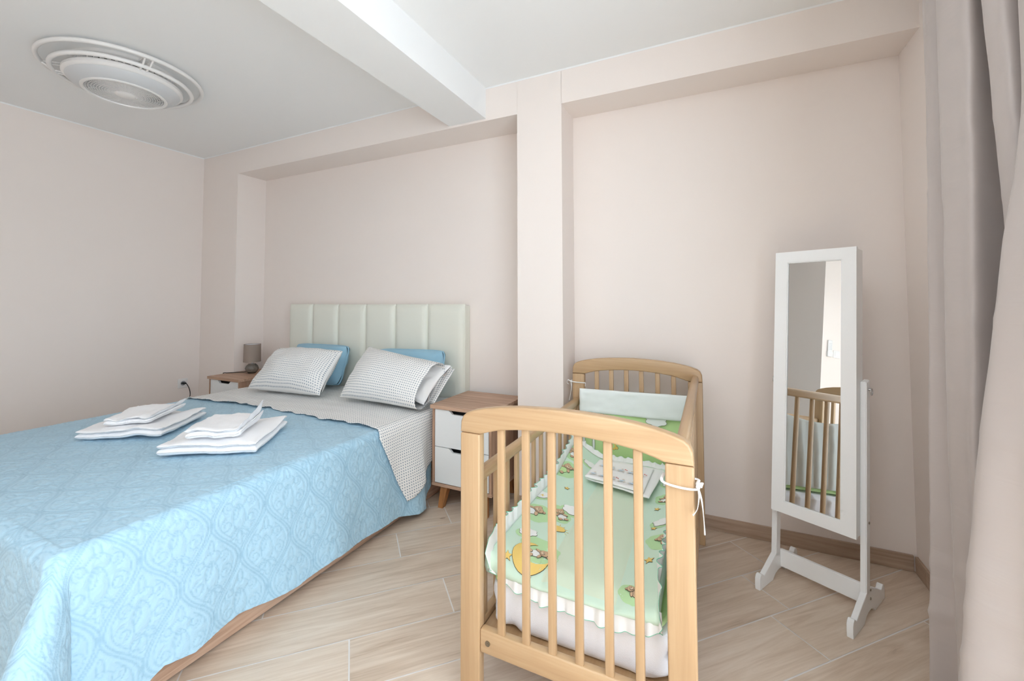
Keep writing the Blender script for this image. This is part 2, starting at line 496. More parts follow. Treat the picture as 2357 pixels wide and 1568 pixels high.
# ------------------------------------------------------------------ bed
BCX, BA, ZT = -2.52, .90, .556            # centre line, half width, top of the spread
HEADY = 2.587
FOOTY = .515
bed = thing('bed', 'double bed with pale padded headboard and oak-coloured frame under blue bedspread', 'bed', (BCX, 1.6, 0))
def bedpart(mb, name, mat, parent, **kw):
    o = mb.build(name, mat, parent, **kw); o.location = (0, 0, 0)
    return o
def L_(x, y, z): return (x - BCX, y - 1.6, z)
mb = MB(); 
for lo, hi in (((-3.40, .60, .005), (-3.37, 2.60, .30)), ((-1.672, .60, .005), (-1.642, 2.60, .30)), ((-3.40, .575, .005), (-1.642, .605, .30))):
    mb.box(L_(*lo), L_(*hi), .003)
bedpart(mb, 'bed_frame', M_oaky, bed)
mb = MB(); mb.box(L_(-3.37, .62, .22), L_(-1.68, 2.575, .52), .04, seg=3)
bedpart(mb, 'mattress', M_whitecloth, bed, smooth=60)
hb = MB(); hb.box(L_(-3.428, HEADY + .018, .05), L_(-1.592, Y1 - .003, 1.222), .004)
hbo = bedpart(hb, 'headboard', M_headb, bed)
for i in range(6):
    xs = [-3.428, -3.135, -2.829, -2.525, -2.220, -1.914, -1.592]
    xa, xb = xs[i] + .0015, xs[i + 1] - .0015
    n, m = 13, 15; V = []
    for a in range(n):
        for b in range(m):
            u, v = a / (n - 1), b / (m - 1)
            # crowd the rows towards the edges
            u2, v2 = .5 - .5 * math.cos(PI * u), .5 - .5 * math.cos(PI * v)
            du = min(u2, 1 - u2) * (xb - xa); dv = min(v2, 1 - v2) * 1.17
            e = .030 * (1 - math.exp(-du / .012)) * (1 - math.exp(-dv / .010))
            V.append(L_(lerp(xa, xb, u2), HEADY + .022 - e, lerp(.05, 1.232, v2) + .002 * math.sin(9 * v2 + i)))
    # back edge ring so the panel has thickness
    new_obj('padded_panel', V, [tuple(reversed(f)) for f in grid_faces(n, m)], M_headb, hbo, smooth=True)

# ---- quilting pattern: distance field of one ogee cell
QW, QH = .205, .33
def motif():
    pl = []
    def w(v): return QW / 4 * (1 + .93 * math.cos(2 * PI * v / QH))
    vs = np.linspace(-QH / 2, QH / 2, 60)
    for off in (-.0075, .0045):
        for sgn in (-1, 1):
            pl.append([(sgn * (w(v) + off), v) for v in vs])
    def leaf(cx, cy, l, wd, rot):
        pts = []
        for t in np.linspace(0, 2 * PI, 28):
            x = wd * math.sin(t) * (abs(math.sin(t / 2)) ** .5); y = -l * math.cos(t)
            pts.append((cx + x * math.cos(rot) - y * math.sin(rot), cy + x * math.sin(rot) + y * math.cos(rot)))
        pl.append(pts)
    def spiral(cx, cy, r, a0, d, turns=1.35):
        pl.append([(cx + r * (1 - .72 * t) * math.cos(a0 + d * 2 * PI * turns * t), cy + r * (1 - .72 * t) * math.sin(a0 + d * 2 * PI * turns * t)) for t in np.linspace(0, 1, 34)])
    leaf(0, .012, .050, .026, 0); leaf(.012, -.012, .030, .012, -.25)
    spiral(-.047, .028, .026, -PI / 2, -1); spiral(.047, .028, .026, -PI / 2, 1)
    spiral(-.040, -.040, .022, PI / 2, 1); spiral(.040, -.040, .022, PI / 2, -1)
    leaf(0, .092, .026, .013, 0); leaf(-.020, .078, .020, .009, .8); leaf(.020, .078, .020, .009, -.8)
    leaf(0, -.088, .026, .011, 0)
    for sgn in (-1, 1):
        pl.append([(sgn * (w(v) - .022) * 1.0, v) for v in np.linspace(-.075, .075, 24)])
        pl.append([(sgn * (.004 + .030 * math.sin(PI * t) * (1 - .3 * t)), -.075 + .055 * t) for t in np.linspace(0, 1, 14)])
        pl.append([(sgn * (.006 + .026 * math.sin(PI * t)), .052 + .05 * t) for t in np.linspace(0, 1, 14)])
    return pl
def field():
    res = .0025; nx, ny = int(QW / res), int(QH / res)
    xs = (np.arange(nx) + .5) / nx * QW; ys = (np.arange(ny) + .5) / ny * QH
    X, Y = np.meshgrid(xs, ys, indexing='ij'); d2 = np.full(X.shape, 1.0)
    for poly in motif():
        P = np.array(poly)
        for ox, oy in ((0, 0), (QW / 2, QH / 2)):
            for ix in (-1, 0, 1):
                for iy in (-1, 0, 1):
                    Q = P + np.array([ox + ix * QW, oy + iy * QH])
                    if Q[:, 0].max() < -.03 or Q[:, 0].min() > QW + .03 or Q[:, 1].max() < -.03 or Q[:, 1].min() > QH + .03: continue
                    for a, b in zip(Q[:-1], Q[1:]):
                        ab = b - a; L2 = max(ab @ ab, 1e-12)
                        t = np.clip(((X - a[0]) * ab[0] + (Y - a[1]) * ab[1]) / L2, 0, 1)
                        d2 = np.minimum(d2, (X - a[0] - t * ab[0]) ** 2 + (Y - a[1] - t * ab[1]) ** 2)
    return np.sqrt(d2)
FIELD = field()
def quilt_dist(u, v):
    nx, ny = FIELD.shape
    fx = (u / QW % 1) * nx - .5; fy = (v / QH % 1) * ny - .5
    ix, iy = np.floor(fx).astype(int), np.floor(fy).astype(int); tx, ty = fx - ix, fy - iy
    g = lambda a, b: FIELD[a % nx, b % ny]
    return (g(ix, iy) * (1 - tx) * (1 - ty) + g(ix + 1, iy) * tx * (1 - ty) + g(ix, iy + 1) * (1 - tx) * ty + g(ix + 1, iy + 1) * tx * ty)

RC = .045   # rounding of the mattress edge under the cloth
def fall(r):
    """arc length past the flat top -> (outward, down)"""
    q = RC * PI / 2
    r = np.asarray(r, dtype=float)
    a = np.clip(r / RC, 0, PI / 2)
    ho = RC * np.sin(a); dn = RC * (1 - np.cos(a))
    ex = np.maximum(r - q, 0)
    return ho, dn + ex

def bedspread():
    step = .0045
    aw = BA - RC; fl = 2.24 - FOOTY - RC    # flat half width; flat length from the head end (y=2.24) to the foot
    OV = .52
    av = np.arange(-(aw + OV), aw + OV + step, step); bv = np.arange(0, fl + OV + step, step)
    A, Bc = np.meshgrid(av, bv, indexing='ij')
    sg = np.sign(A); da = np.maximum(np.abs(A) - aw, 0); db = np.maximum(Bc - fl, 0)
    # hem heights on the near side, by y
    yq = 2.24 - np.minimum(Bc, fl)
    hem = np.interp(yq, [.50, .70, .776, .862, .931, 1.022, 1.125, 1.256, 1.334, 1.439, 1.65, 1.90, 1.96, 2.02, 2.109, 2.18, 2.24],
                    [.06, .075, .109, .091, .10, .103, .085, .068, .074, .084, .069, .064, .048, .036, .036, .055, .10])
    maxr = ZT - hem + RC * (PI / 2 - 1)
    k = np.where(sg > 0, maxr, .47) / OV
    rr_ = np.maximum(da, db)
    kk = np.where((da > 0) & (db > 0), lerp(1, 0, 0) * (maxr * np.where(sg > 0, 1, 0) + .48 * np.where(sg > 0, 0, 1)) / OV, np.where(db > 0, .48 / OV, k))
    cornerk = (ZT - .07 + RC * .57) / OV
    kk = np.where((da > 0) & (db > 0), cornerk, kk)
    kk = np.where((da <= 0) & (db > 0), cornerk, kk)
    r = rr_ * kk
    phi = np.zeros_like(r)
    both = (da > 0) & (db > 0)
    dam, dbm = np.maximum(da, 1e-9), np.maximum(db, 1e-9)
    phi = np.where(both, np.where(db < da, db / dam * PI / 4, PI / 2 - da / dbm * PI / 4), np.where(db > 0, PI / 2, 0))
    ho, dn = fall(r)
    bul = np.where(both, np.sin(2 * phi) ** 1.4, 0)
    drop = np.maximum(dn - RC, 0)
    flare = .085 * drop
    # gentle waves down the near side
    wav = .010 * np.sin(yq * 9.5 + .7) + .007 * np.sin(yq * 21 + 2.0)
    flare = flare + np.where(db <= 0, wav * drop / .45, 0)
    # the flap by the nightstand swings out a little, and further back it hangs straight
    flare = flare + np.where((db <= 0) & (sg > 0), .026 * np.exp(-((yq - 2.03) / .085) ** 2) * np.clip(drop / .4, 0, 1), 0)
    flare = flare * np.where((db <= 0) & (sg > 0), 1 - .9 * np.clip((yq - 2.10) / .10, 0, 1), 1)
    flare = flare * np.where(sg < 0, .3, 1)
    flare = flare + bul * .62 * drop * np.clip(1.15 - drop, .5, 1)
    hx = np.cos(phi) * (ho + flare); hy = np.sin(phi) * (ho + flare)
    fx = .016 * np.sin(A * 8.0) * np.clip(drop / .4, 0, 1) * np.where((db > 0) & (da <= 0), 1, 0)
    X = BCX + np.where(da > 0, sg * (aw + hx), A)
    Y = np.where(db > 0, 2.24 - fl - hy - fx, 2.24 - Bc)
    Z = ZT - dn
    # slight sag / unevenness of the top
    Z = Z + np.where((da <= 0) & (db <= 0), .004 * np.sin(A * 5.1 + 1) * np.sin(Bc * 4.3) , 0)
    # head end of the spread lies tucked slightly lower
    P = np.stack([X, Y, Z], -1)
    du = np.gradient(P, axis=0); dv = np.gradient(P, axis=1)
    N = np.cross(du, dv); N /= np.maximum(np.linalg.norm(N, axis=-1, keepdims=True), 1e-9)
    if N[len(av) // 2, 100, 2] < 0: N = -N
    d = quilt_dist(Bc + .02, A * 1.0)
    rng = np.random.RandomState(2)
    puff = .0030 * (1 - np.exp(-(d / .0062) ** 1.3))
    P = P + N * puff[..., None]
    n, m = A.shape
    idx = np.arange(n * m).reshape(n, m)
    F = np.stack([idx[:-1, :-1], idx[1:, :-1], idx[1:, 1:], idx[:-1, 1:]], -1).reshape(-1, 4)
    if np.cross(du, dv)[len(av) // 2, 100, 2] < 0: F = F[:, ::-1]
    me = bpy.data.meshes.new('bedspread')
    me.vertices.add(n * m); me.vertices.foreach_set('co', P.reshape(-1).astype(np.float32))
    nf = len(F); me.loops.add(nf * 4); me.loops.foreach_set('vertex_index', F.reshape(-1).astype(np.int32))
    me.polygons.add(nf); me.polygons.foreach_set('loop_start', np.arange(0, nf * 4, 4, dtype=np.int32))
    me.polygons.foreach_set('loop_total', np.full(nf, 4, dtype=np.int32))
    me.polygons.foreach_set('use_smooth', np.ones(nf, dtype=bool))
    me.update(calc_edges=True); me.validate()
    at = me.attributes.new('stitch', 'FLOAT', 'POINT')
    at.data.foreach_set('value', np.exp(-(d / .0016) ** 2).reshape(-1).astype(np.float32))
    me.materials.append(M_spread)
    o = bpy.data.objects.new('bedspread', me); COL.objects.link(o)
    tag(o, 'light blue quilted bedspread with swirling stitching draped over the double bed', 'bedspread')
bedspread()

def sheet():
    """dotted sheet turned down over the head of the spread, with a corner hanging at the near side"""
    off = .013; nE = 70; V = []; UV = []
    front = [(-3.46, 1.765), (-3.162, 1.785), (-2.908, 1.83), (-2.75, 1.815), (-2.589, 1.832), (-2.45, 1.805), (-2.25, 1.812), (-2.069, 1.79), (-1.9, 1.805), (-1.711, 1.795), (-1.66, 1.785)]
    aw = BA - RC; qarc = RC * PI / 2
    As = list(np.linspace(-(aw + qarc + .10), -aw, 8)) + list(np.linspace(-aw, aw, 130))[1:] + list(np.linspace(aw, aw + qarc, 10))[1:]
    nS = 50; tot = len(As) + nS
    TT = 1.77
    for i in range(nE):
        e = i / (nE - 1)
        for j, a in enumerate(As):
            da = max(0, abs(a) - aw); ho, dn = fall(da)
            x = BCX + math.copysign(min(abs(a), aw) + float(ho) + (off if da > 0 else 0), a)
            yf = interp(x, front) + .006 * math.sin(x * 55) * (1 if x < -1.75 else 0)
            if da > 0 and a > 0: yf = lerp(interp(-1.665, front), TT - .005, da / qarc)
            y = lerp(yf, 2.56, e)
            wr = .0035 * nz(x * 9, y * 5, 1.3) + .004 * nz(x * 3, y * 14, 4.0) * sstep(0, .15, e) + .004 * (1 - sstep(0, .03, e)) * (1 + math.sin(x * 31))
            z = ZT + off - float(dn) + (max(wr, -.003) if da == 0 else wr * .3)
            V.append((x, y, z)); UV.append((BCX + a, y))
        x0, z0 = BCX + aw + RC + off, ZT + off - RC
        Ty = lerp(TT - .005, 2.56, e)
        yb = lerp(1.942, 2.56, e); zb = interp(yb, [(1.942, .132), (1.99, .137), (2.039, .160), (2.10, .19), (2.157, .226), (2.56, .40)])
        for k in range(1, nS + 1):
            t = k / nS
            y = lerp(Ty, yb, t); z = lerp(z0, zb, t); drop = z0 - z
            fl = .085 * drop + (.010 * math.sin(y * 9.5 + .7) + .007 * math.sin(y * 21 + 2.0)) * drop / .45
            fl += .026 * math.exp(-((y - 2.03) / .085) ** 2) * min(1, drop / .4)
            fl *= 1 - .9 * min(1, max(0, (y - 2.10) / .10))
            fl += .006 * math.sin(y * 42 + t * 2) * t * (1 - sstep(.4, .8, e)) * .6 + .004
            V.append((x0 + fl, y, z)); UV.append((BCX + aw + qarc + drop, y))
    o = new_obj('bed_sheet', V, [tuple(reversed(f)) for f in grid_faces(nE, tot)], M_dot, smooth=True, uvs=UV)
    md = o.modifiers.new('thickness', 'SOLIDIFY'); md.thickness = .0025; md.offset = 1
    tag(o, 'white sheet with small blue dots turned down over the blue bedspread', 'sheet')
sheet()

# ------------------------------------------------------------------ pillows
def pillow_mesh(c, thick, n=34, m=26, seed=0, pinch=.035, wr=.010, open_right=False, rnd=.0, p=2.6):
    """c: bl, br, tr, tl corners as Vectors -> verts (front grid then back grid), faces, uvs"""
    bl, br, tr, tl = [Vector(v) for v in c]
    W = ((br - bl).length + (tr - tl).length) / 2; Hh = ((tl - bl).length + (tr - br).length) / 2
    N0 = (br - bl).cross(tl - bl).normalized()
    V, UV = [], []
    for side in (1, -1):
        for i in range(n):
            for j in range(m):
                u, v = .5 - .5 * math.cos(PI * i / (n - 1)), .5 - .5 * math.cos(PI * j / (m - 1))
                U, Vv = 2 * u - 1, 2 * v - 1
                rc = 1 - rnd * abs(U * Vv) ** 5; U, Vv = U * rc, Vv * rc
                uu = u + pinch * -U * (1 - Vv * Vv) * (abs(U) ** 3) * 0 ; vv = v
                # edges draw in between the corners
                uu = .5 + U / 2 * (1 - pinch * (1 - Vv ** 2) * abs(U)); vv = .5 + Vv / 2 * (1 - pinch * 1.3 * (1 - U ** 2) * abs(Vv))
                P = bl * (1 - uu) * (1 - vv) + br * uu * (1 - vv) + tr * uu * vv + tl * (1 - uu) * vv
                pu = (1 - abs(U) ** p) if not (open_right and U > 0) else (1 - .55 * abs(U) ** p)
                t = (max(0, pu) * max(0, 1 - abs(Vv) ** p)) ** .55
                w = wr * (nz(u * 4 + seed, v * 4, side * 2.0) + .6 * nz(u * 9 + seed, v * 7, side)) * min(1, t * 2)
                # radial gathers near the corners
                for (a, b) in ((0, 0), (1, 0), (1, 1), (0, 1)):
                    dx, dy = (u - a) * W, (v - b) * Hh; dd = math.hypot(dx, dy)
                    w += wr * .35 * math.sin(math.atan2(dy, dx) * 15 + seed) * math.exp(-dd / .10) * min(1, dd / .03)
                V.append(P + N0 * side * (thick / 2 * t) + N0 * w * (1 if side > 0 else -1)); UV.append((u * W, v * Hh))
    F = grid_faces(n, m) if False else []
    f1 = grid_faces(n, m); f2 = [tuple(reversed(f)) for f in grid_faces(n, m, n * m)]
    return V, f1 + f2, UV
def weld(o, d=.0004):
    bm = bmesh.new(); bm.from_mesh(o.data); bmesh.ops.remove_doubles(bm, verts=bm.verts[:], dist=d)
    bmesh.ops.recalc_face_normals(bm, faces=bm.faces[:]); bm.to_mesh(o.data); bm.free()
    o.data.polygons.foreach_set('use_smooth', [True] * len(o.data.polygons))
def center_to(o, c):
    """move an object's origin to c without moving its mesh"""
    o.data.transform(Matrix.Translation(-Vector(c))); o.location = Vector(c) + Vector(o.location)
ZB = ZT + .047
V, F, UV = pillow_mesh([(-3.150, 2.045, ZB), (-2.462, 2.108, ZB), (-2.500, 2.345, .882), (-3.178, 2.335, .872)], .24, seed=3, wr=.017, pinch=.05)
o = new_obj('bed_pillow', V, F, M_dot, smooth=True, uvs=UV); weld(o)
tag(o, 'white pillow with blue dots leaning at the bed side next to the lamp', 'pillow', 'dotted bed pillows')
pr = thing('bed_pillow', 'white pillow with blue dots, its plain white inner pillow sticking out', 'pillow', (-1.95, 2.2, ZT), 0, 'dotted bed pillows')
V, F, UV = pillow_mesh([(-2.305, 2.140, ZB), (-1.618, 2.098, ZB), (-1.575, 2.310, .850), (-2.262, 2.365, .925)], .24, seed=11, wr=.011, open_right=True)
o = new_obj('pillowcase', V, F, M_dot, pr, smooth=True, uvs=UV); weld(o); o.data.transform(Matrix.Translation((1.95, -2.2, -ZT)))
V, F, UV = pillow_mesh([(-2.1, 2.20, ZB + .012), (-1.598, 2.150, ZB + .004), (-1.535, 2.385, .832), (-2.1, 2.37, .88)], .13, seed=5, wr=.024, pinch=.16, rnd=.05)
o = new_obj('inner_pillow', V, F, M_whitecloth, pr, smooth=True); weld(o); o.data.transform(Matrix.Translation((1.95, -2.2, -ZT))); o['label'] = 'plain white inner pillow'
V, F, UV = pillow_mesh([(-1.80, 2.27, ZB), (-1.605, 2.255, ZB), (-1.562, 2.43, .80), (-1.80, 2.42, .83)], .012, n=10, m=12, seed=8, wr=.004)
o = new_obj('case_flap', V, F, M_dot, pr, smooth=True, uvs=UV); weld(o); o.data.transform(Matrix.Translation((1.95, -2.2, -ZT)))

def blue_pillow(c, seed, label):
    th = thing('cushion', label, 'cushion', (0, 0, 0), 0, 'blue cushions against the headboard')
    V, F, UV = pillow_mesh(c, .13, seed=seed, wr=.010, pinch=.02, p=5, rnd=.07)
    cen = sum((Vector(v) for v in c), Vector()) / 4; cen.z = ZT
    th.location = cen
    o = new_obj('cushion_cover', V, F, M_bluedeep, th, smooth=True, uvs=UV); weld(o); o.data.transform(Matrix.Translation(-cen))
    # piped border round the edge
    mb = MB(); bl, br, tr, tl = [Vector(v) - cen for v in c]; ring = []
    cc = (bl + br + tr + tl) / 4
    for a, b in ((bl, br), (br, tr), (tr, tl), (tl, bl)):
        for q in range(16):
            U = -1 + 2 * q / 16; rc = 1 - .07 * abs(U) ** 5
            p_ = a.lerp(b, (1 + U * (1 - 0)) / 2); p_ = cc + (p_ - cc) * rc * (1 - .012 * (1 - U * U)); ring.append(p_)
    mb.tube(ring, .006, 8, closed=True); p_ = mb.build('piping', M_bluedeep, th, smooth=80)
blue_pillow([(-3.20, 2.425, ZB - .002), (-2.610, 2.425, ZB - .002), (-2.598, 2.512, .900), (-3.196, 2.512, .896)], 21, 'light blue quilted cushion behind the dotted pillow nearest the lamp')
blue_pillow([(-2.30, 2.425, ZB - .002), (-1.690, 2.425, ZB - .002), (-1.690, 2.512, .908), (-2.302, 2.512, .893)], 27, 'light blue quilted cushion behind the dotted pillow with its white inside showing')

# ------------------------------------------------------------------ towels
def towel(name, c, z0, layers, th, label, curl=0.0, seed=0, sag=None, group=None, lip=None):
    """folded towel: c = four ground corners (near-left, near-right, far-right, far-left); layers of a thick fold with rounded near edge"""
    c = [Vector((x, y, 0)) for x, y in c]
    V, F = [], []; n, m = 44, 36
    per = th / layers
    cum = z0
    for Lr in range(layers):
        per = th * ((.64, .36) if layers == 2 else (.5, .26, .24))[Lr]; zz = cum; cum += per; off = len(V)
        sh = .010 * nz(seed + Lr * 3.1, 1.7); shy = .008 * nz(seed, Lr * 2.3)
        for side in (0, 1):
            for i in range(n):
                for j in range(m):
                    u, v = .5 - .5 * math.cos(PI * i / (n - 1)), .5 - .5 * math.cos(PI * j / (m - 1))
                    P = c[0] * (1 - u) * (1 - v) + c[1] * u * (1 - v) + c[2] * u * v + c[3] * (1 - u) * v
                    ed = min(u, 1 - u, v, 1 - v)
                    t = (1 - max(0, 1 - ed / .085) ** 2.0) ** .5
                    z = zz + per * (.5 + (.5 if side else -.5) * t * .98)
                    wob = .006 * nz(u * 5 + seed, v * 5, Lr) + .014 * nz(u * 2.3 + seed, v * 2, 5) + .0022 * nz(u * 38, v * 38, Lr)
                    wob *= (Lr + 1) / layers
                    cu = curl * (max(0, u - .80) / .20) ** 2 * (.4 + .6 * v) * ((Lr + 1) / layers)
                    hol = 0
                    if sag: hol = sag * math.exp(-((u - .72) / .13) ** 2) * max(0, 1 - v / .35)
                    V.append((P.x + sh * (1 if u > .5 else -1) - cu * .35 + .006 * nz(v * 6, seed + Lr), P.y + shy * (1 if v < .5 else 0) + .011 * nz(u * 4, seed + Lr, 2) * (1 - v) + .004 * nz(u * 16, seed + Lr, 6), max(zz * 0 + z0, z + wob + cu + hol) if side == 0 else z + wob + cu + hol + .001))
        F += [tuple(reversed(f)) for f in grid_faces(n, m, off)] + grid_faces(n, m, off + n * m)
    o = new_obj(name, V, F, M_towel, smooth=True); weld(o, .0006)
    cen = sum(c, Vector()) / 4; cen.z = z0; center_to(o, cen)
    tag(o, label, 'towel', group)
    return o
ZQ = ZT + .010
towel('bath_towel', [(-2.860, .985), (-2.515, 1.195), (-2.745, 1.535), (-3.120, 1.325)], ZQ, 2, .050, 'large white folded bath towel lying on the bed farther from the crib', sag=.012, seed=2, group='folded bath towels on the bed')
towel('hand_towel', [(-2.785, 1.065), (-2.615, 1.195), (-2.800, 1.455), (-2.990, 1.300)], ZQ + .060, 2, .034, 'small white folded hand towel on the bath towel farther from the crib', curl=.030, seed=5, group='hand towels on the bath towels')
towel('bath_towel', [(-2.225, 1.040), (-1.868, 1.258), (-2.130, 1.610), (-2.495, 1.390)], ZQ, 2, .056, 'large white folded bath towel lying on the bed edge nearer the crib', seed=9, group='folded bath towels on the bed')
towel('hand_towel', [(-2.150, 1.110), (-1.945, 1.240), (-2.120, 1.475), (-2.330, 1.345)], ZQ + .066, 2, .042, 'small white hand towel with upturned corner on the bath towel nearer the crib', curl=.072, seed=13, group='hand towels on the bath towels')

# ------------------------------------------------------------------ nightstands
NW, ND, NH = .43, .45, .62
def nightstand(x, y, label):
    r = thing('nightstand', label, 'nightstand', (x, y, 0), 0, 'oak nightstands beside the bed')
    mb = MB(); mb.box((0, 0, NH - .022), (NW, ND, NH), .0015); mb.build('top', M_oakx, r)
    for xx in (.010, NW - .026):
        mb = MB(); mb.box((xx, .012, .150), (xx + .016, ND - .002, NH - .022), .001); mb.build('side_panel', M_oakz, r)
    mb = MB(); mb.box((.008, .010, .133), (NW - .008, ND - .002, .150), .001); mb.build('bottom_panel', M_oakx, r)
    mb = MB(); mb.box((.026, .055, .150), (NW - .026, ND - .004, NH - .022)); mb.build('drawer_box', M_dark, r)
    zs = [(.154, .367), (.371, NH - .026)]
    for za, zb in zs:
        xa, xb = .029, NW - .029; c = NW / 2; hw, hd, sl = .062, .023, .026
        mb = MB()
        pts = [(xa, za), (xb, za), (xb, zb), (c + hw + sl, zb), (c + hw + sl * .45, zb - hd * .45), (c + hw, zb - hd), (c - hw, zb - hd), (c - hw - sl * .45, zb - hd * .45), (c - hw - sl, zb), (xa, zb)]
        # split in two pieces to keep the notch clean
        mb.prism(pts, 1, .014, .030)
        mb.build('drawer', M_whitefront, r)
    for sx in (0, 1):
        for sy in (0, 1):
            fx, fy = (.085 if sx == 0 else NW - .085), (.055 if sy == 0 else ND - .06)
            bx, by = fx + (-.022 if sx == 0 else .022) , fy + (-.018 if sy == 0 else .018)
            V = []
            for (cx, cy, z, a) in ((fx, fy, .133, .024), (bx, by, 0.0, .016)):
                V += [(cx - a, cy - a, z), (cx + a, cy - a, z), (cx + a, cy + a, z), (cx - a, cy + a, z)]
            new_obj('leg', V, [(0, 1, 2, 3), (7, 6, 5, 4), (0, 4, 5, 1), (1, 5, 6, 2), (2, 6, 7, 3), (3, 7, 4, 0)], M_legw, r)
    return r
ns = nightstand(-1.575, 2.168, 'oak nightstand with white drawers beside the crib, nothing on its top')
n2 = copy_tree(ns); n2.location = (-3.892, 2.172, 0)
n2['label'] = 'oak nightstand with white drawers carrying the small grey lamp'

# ------------------------------------------------------------------ lamp on the far nightstand
lx, ly, lz = -3.7025, 2.44, NH + .0006
lamp = thing('table_lamp', 'small table lamp with taupe drum shade and grey faceted base on nightstand', 'lamp', (lx, ly, lz))
bm = bmesh.new(); bmesh.ops.create_icosphere(bm, subdivisions=2, radius=1)
rnd = random.Random(4)
for v in bm.verts:
    p = v.co.copy(); s = 1 + .10 * (rnd.random() - .5)
    v.co = Vector((p.x * .054 * s, p.y * .054 * s, .040 + max(-.040, min(.041, p.z * .050))))
bmesh.ops.dissolve_limit(bm, angle_limit=math.radians(15), verts=bm.verts[:], edges=bm.edges[:])
me = bpy.data.meshes.new('lamp_base'); bm.to_mesh(me); bm.free(); me.materials.append(M_ceramic)
o = bpy.data.objects.new('lamp_base', me); COL.objects.link(o); o.parent = lamp
mb = MB(); mb.lathe([(0, .076), (.006, .076), (.006, .150), (0, .150)], seg=16); mb.build('stem', M_chrome, lamp, smooth=50)
mb = MB(); mb.lathe([(.0690, .100), (.0665, .254), (.0650, .254), (.0675, .100), (.0690, .100)], seg=48)
sh = mb.build('lamp_shade', M_taupe, lamp, smooth=50)
mb = MB(); mb.lathe([(.0643, .252), (.0668, .102)], seg=48); mb.build('lining', M_shadein, sh, smooth=50, recalc=False)
mb = MB()
for zz, rr in ((.253, .0658), (.101, .0683)):
    if zz < .2: mb.build('shade_ring', M_taupe, sh, smooth=60); mb = MB()
    mb.tube([(rr * math.cos(a), rr * math.sin(a), zz) for a in np.linspace(0, 2 * PI, 48, endpoint=False)], .0022, 6, closed=True)
for a in (0, 2 * PI / 3, 4 * PI / 3):
    mb.tube([(0, 0, .15), (.0680 * math.cos(a), .0680 * math.sin(a), .102)], .0015, 6)
mb.build('shade_ring', M_taupe, sh, smooth=60)
mb = MB()
def spl(P, n=12):
    P = [Vector(p) for p in P]; out = []
    for i in range(len(P) - 1):
        p0, p1, p2, p3 = P[max(i - 1, 0)], P[i], P[i + 1], P[min(i + 2, len(P) - 1)]
        for k in range(n):
            t = k / n
            out.append(.5 * ((2 * p1) + (p2 - p0) * t + (2 * p0 - 5 * p1 + 4 * p2 - p3) * t * t + (3 * p1 - p0 - 3 * p2 + p3) * t ** 3))
    out.append(P[-1]); return out
cord = [(-3.748, 2.455, .634), (-3.79, 2.43, .6240), (-3.85, 2.37, .6240), (-3.885, 2.33, .6245), (-3.900, 2.318, .6245), (-3.910, 2.312, .60), (-3.915, 2.30, .40), (-3.99, 2.28, .05), (-4.25, 2.27, .04), (-4.39, 2.29, .16),
        (-4.405, 2.314, .285), (-4.408, 2.297, .329), (-4.408, 2.311, .362), (-4.408, 2.316, .401), (-4.408, 2.304, .452), (-4.405, 2.281, .494), (-4.402, 2.268, .499)]
mb.tube([Vector(p) - Vector((lx, ly, lz)) for p in spl(cord)], .0032, 8)
cd = mb.build('power_cord', M_black, lamp, smooth=60)
mb = MB(); mb.tube([(-4.434 - lx, 2.262 - ly, .501 - lz), (-4.405 - lx, 2.262 - ly, .501 - lz)], .0165, 14, flat=.62)
mb.tube([(-4.406 - lx, 2.250 - ly, .501 - lz), (-4.400 - lx, 2.276 - ly, .500 - lz)], .007, 10)
mb.build('plug', M_black, cd, smooth=50)

so = thing('wall_socket', 'white wall socket on the far-left wall behind the bed with a black plug', 'socket', (LX, 2.264, .50))
mb = MB(); mb.box((0, -.041, -.043), (.009, .041, .043), .004); mb.build('cover_plate', M_plastic, so)
mb = MB(); mb.box((.007, -.027, -.028), (.0115, .027, .028), .002); mb.build('insert', M_plastic, so)
mb = MB(); mb.tube([(.0105, 0, 0), (.0122, 0, 0)], .021, 28); mb.build('well', simple('grey_socket_well', (150, 152, 156), .5), so, smooth=40)

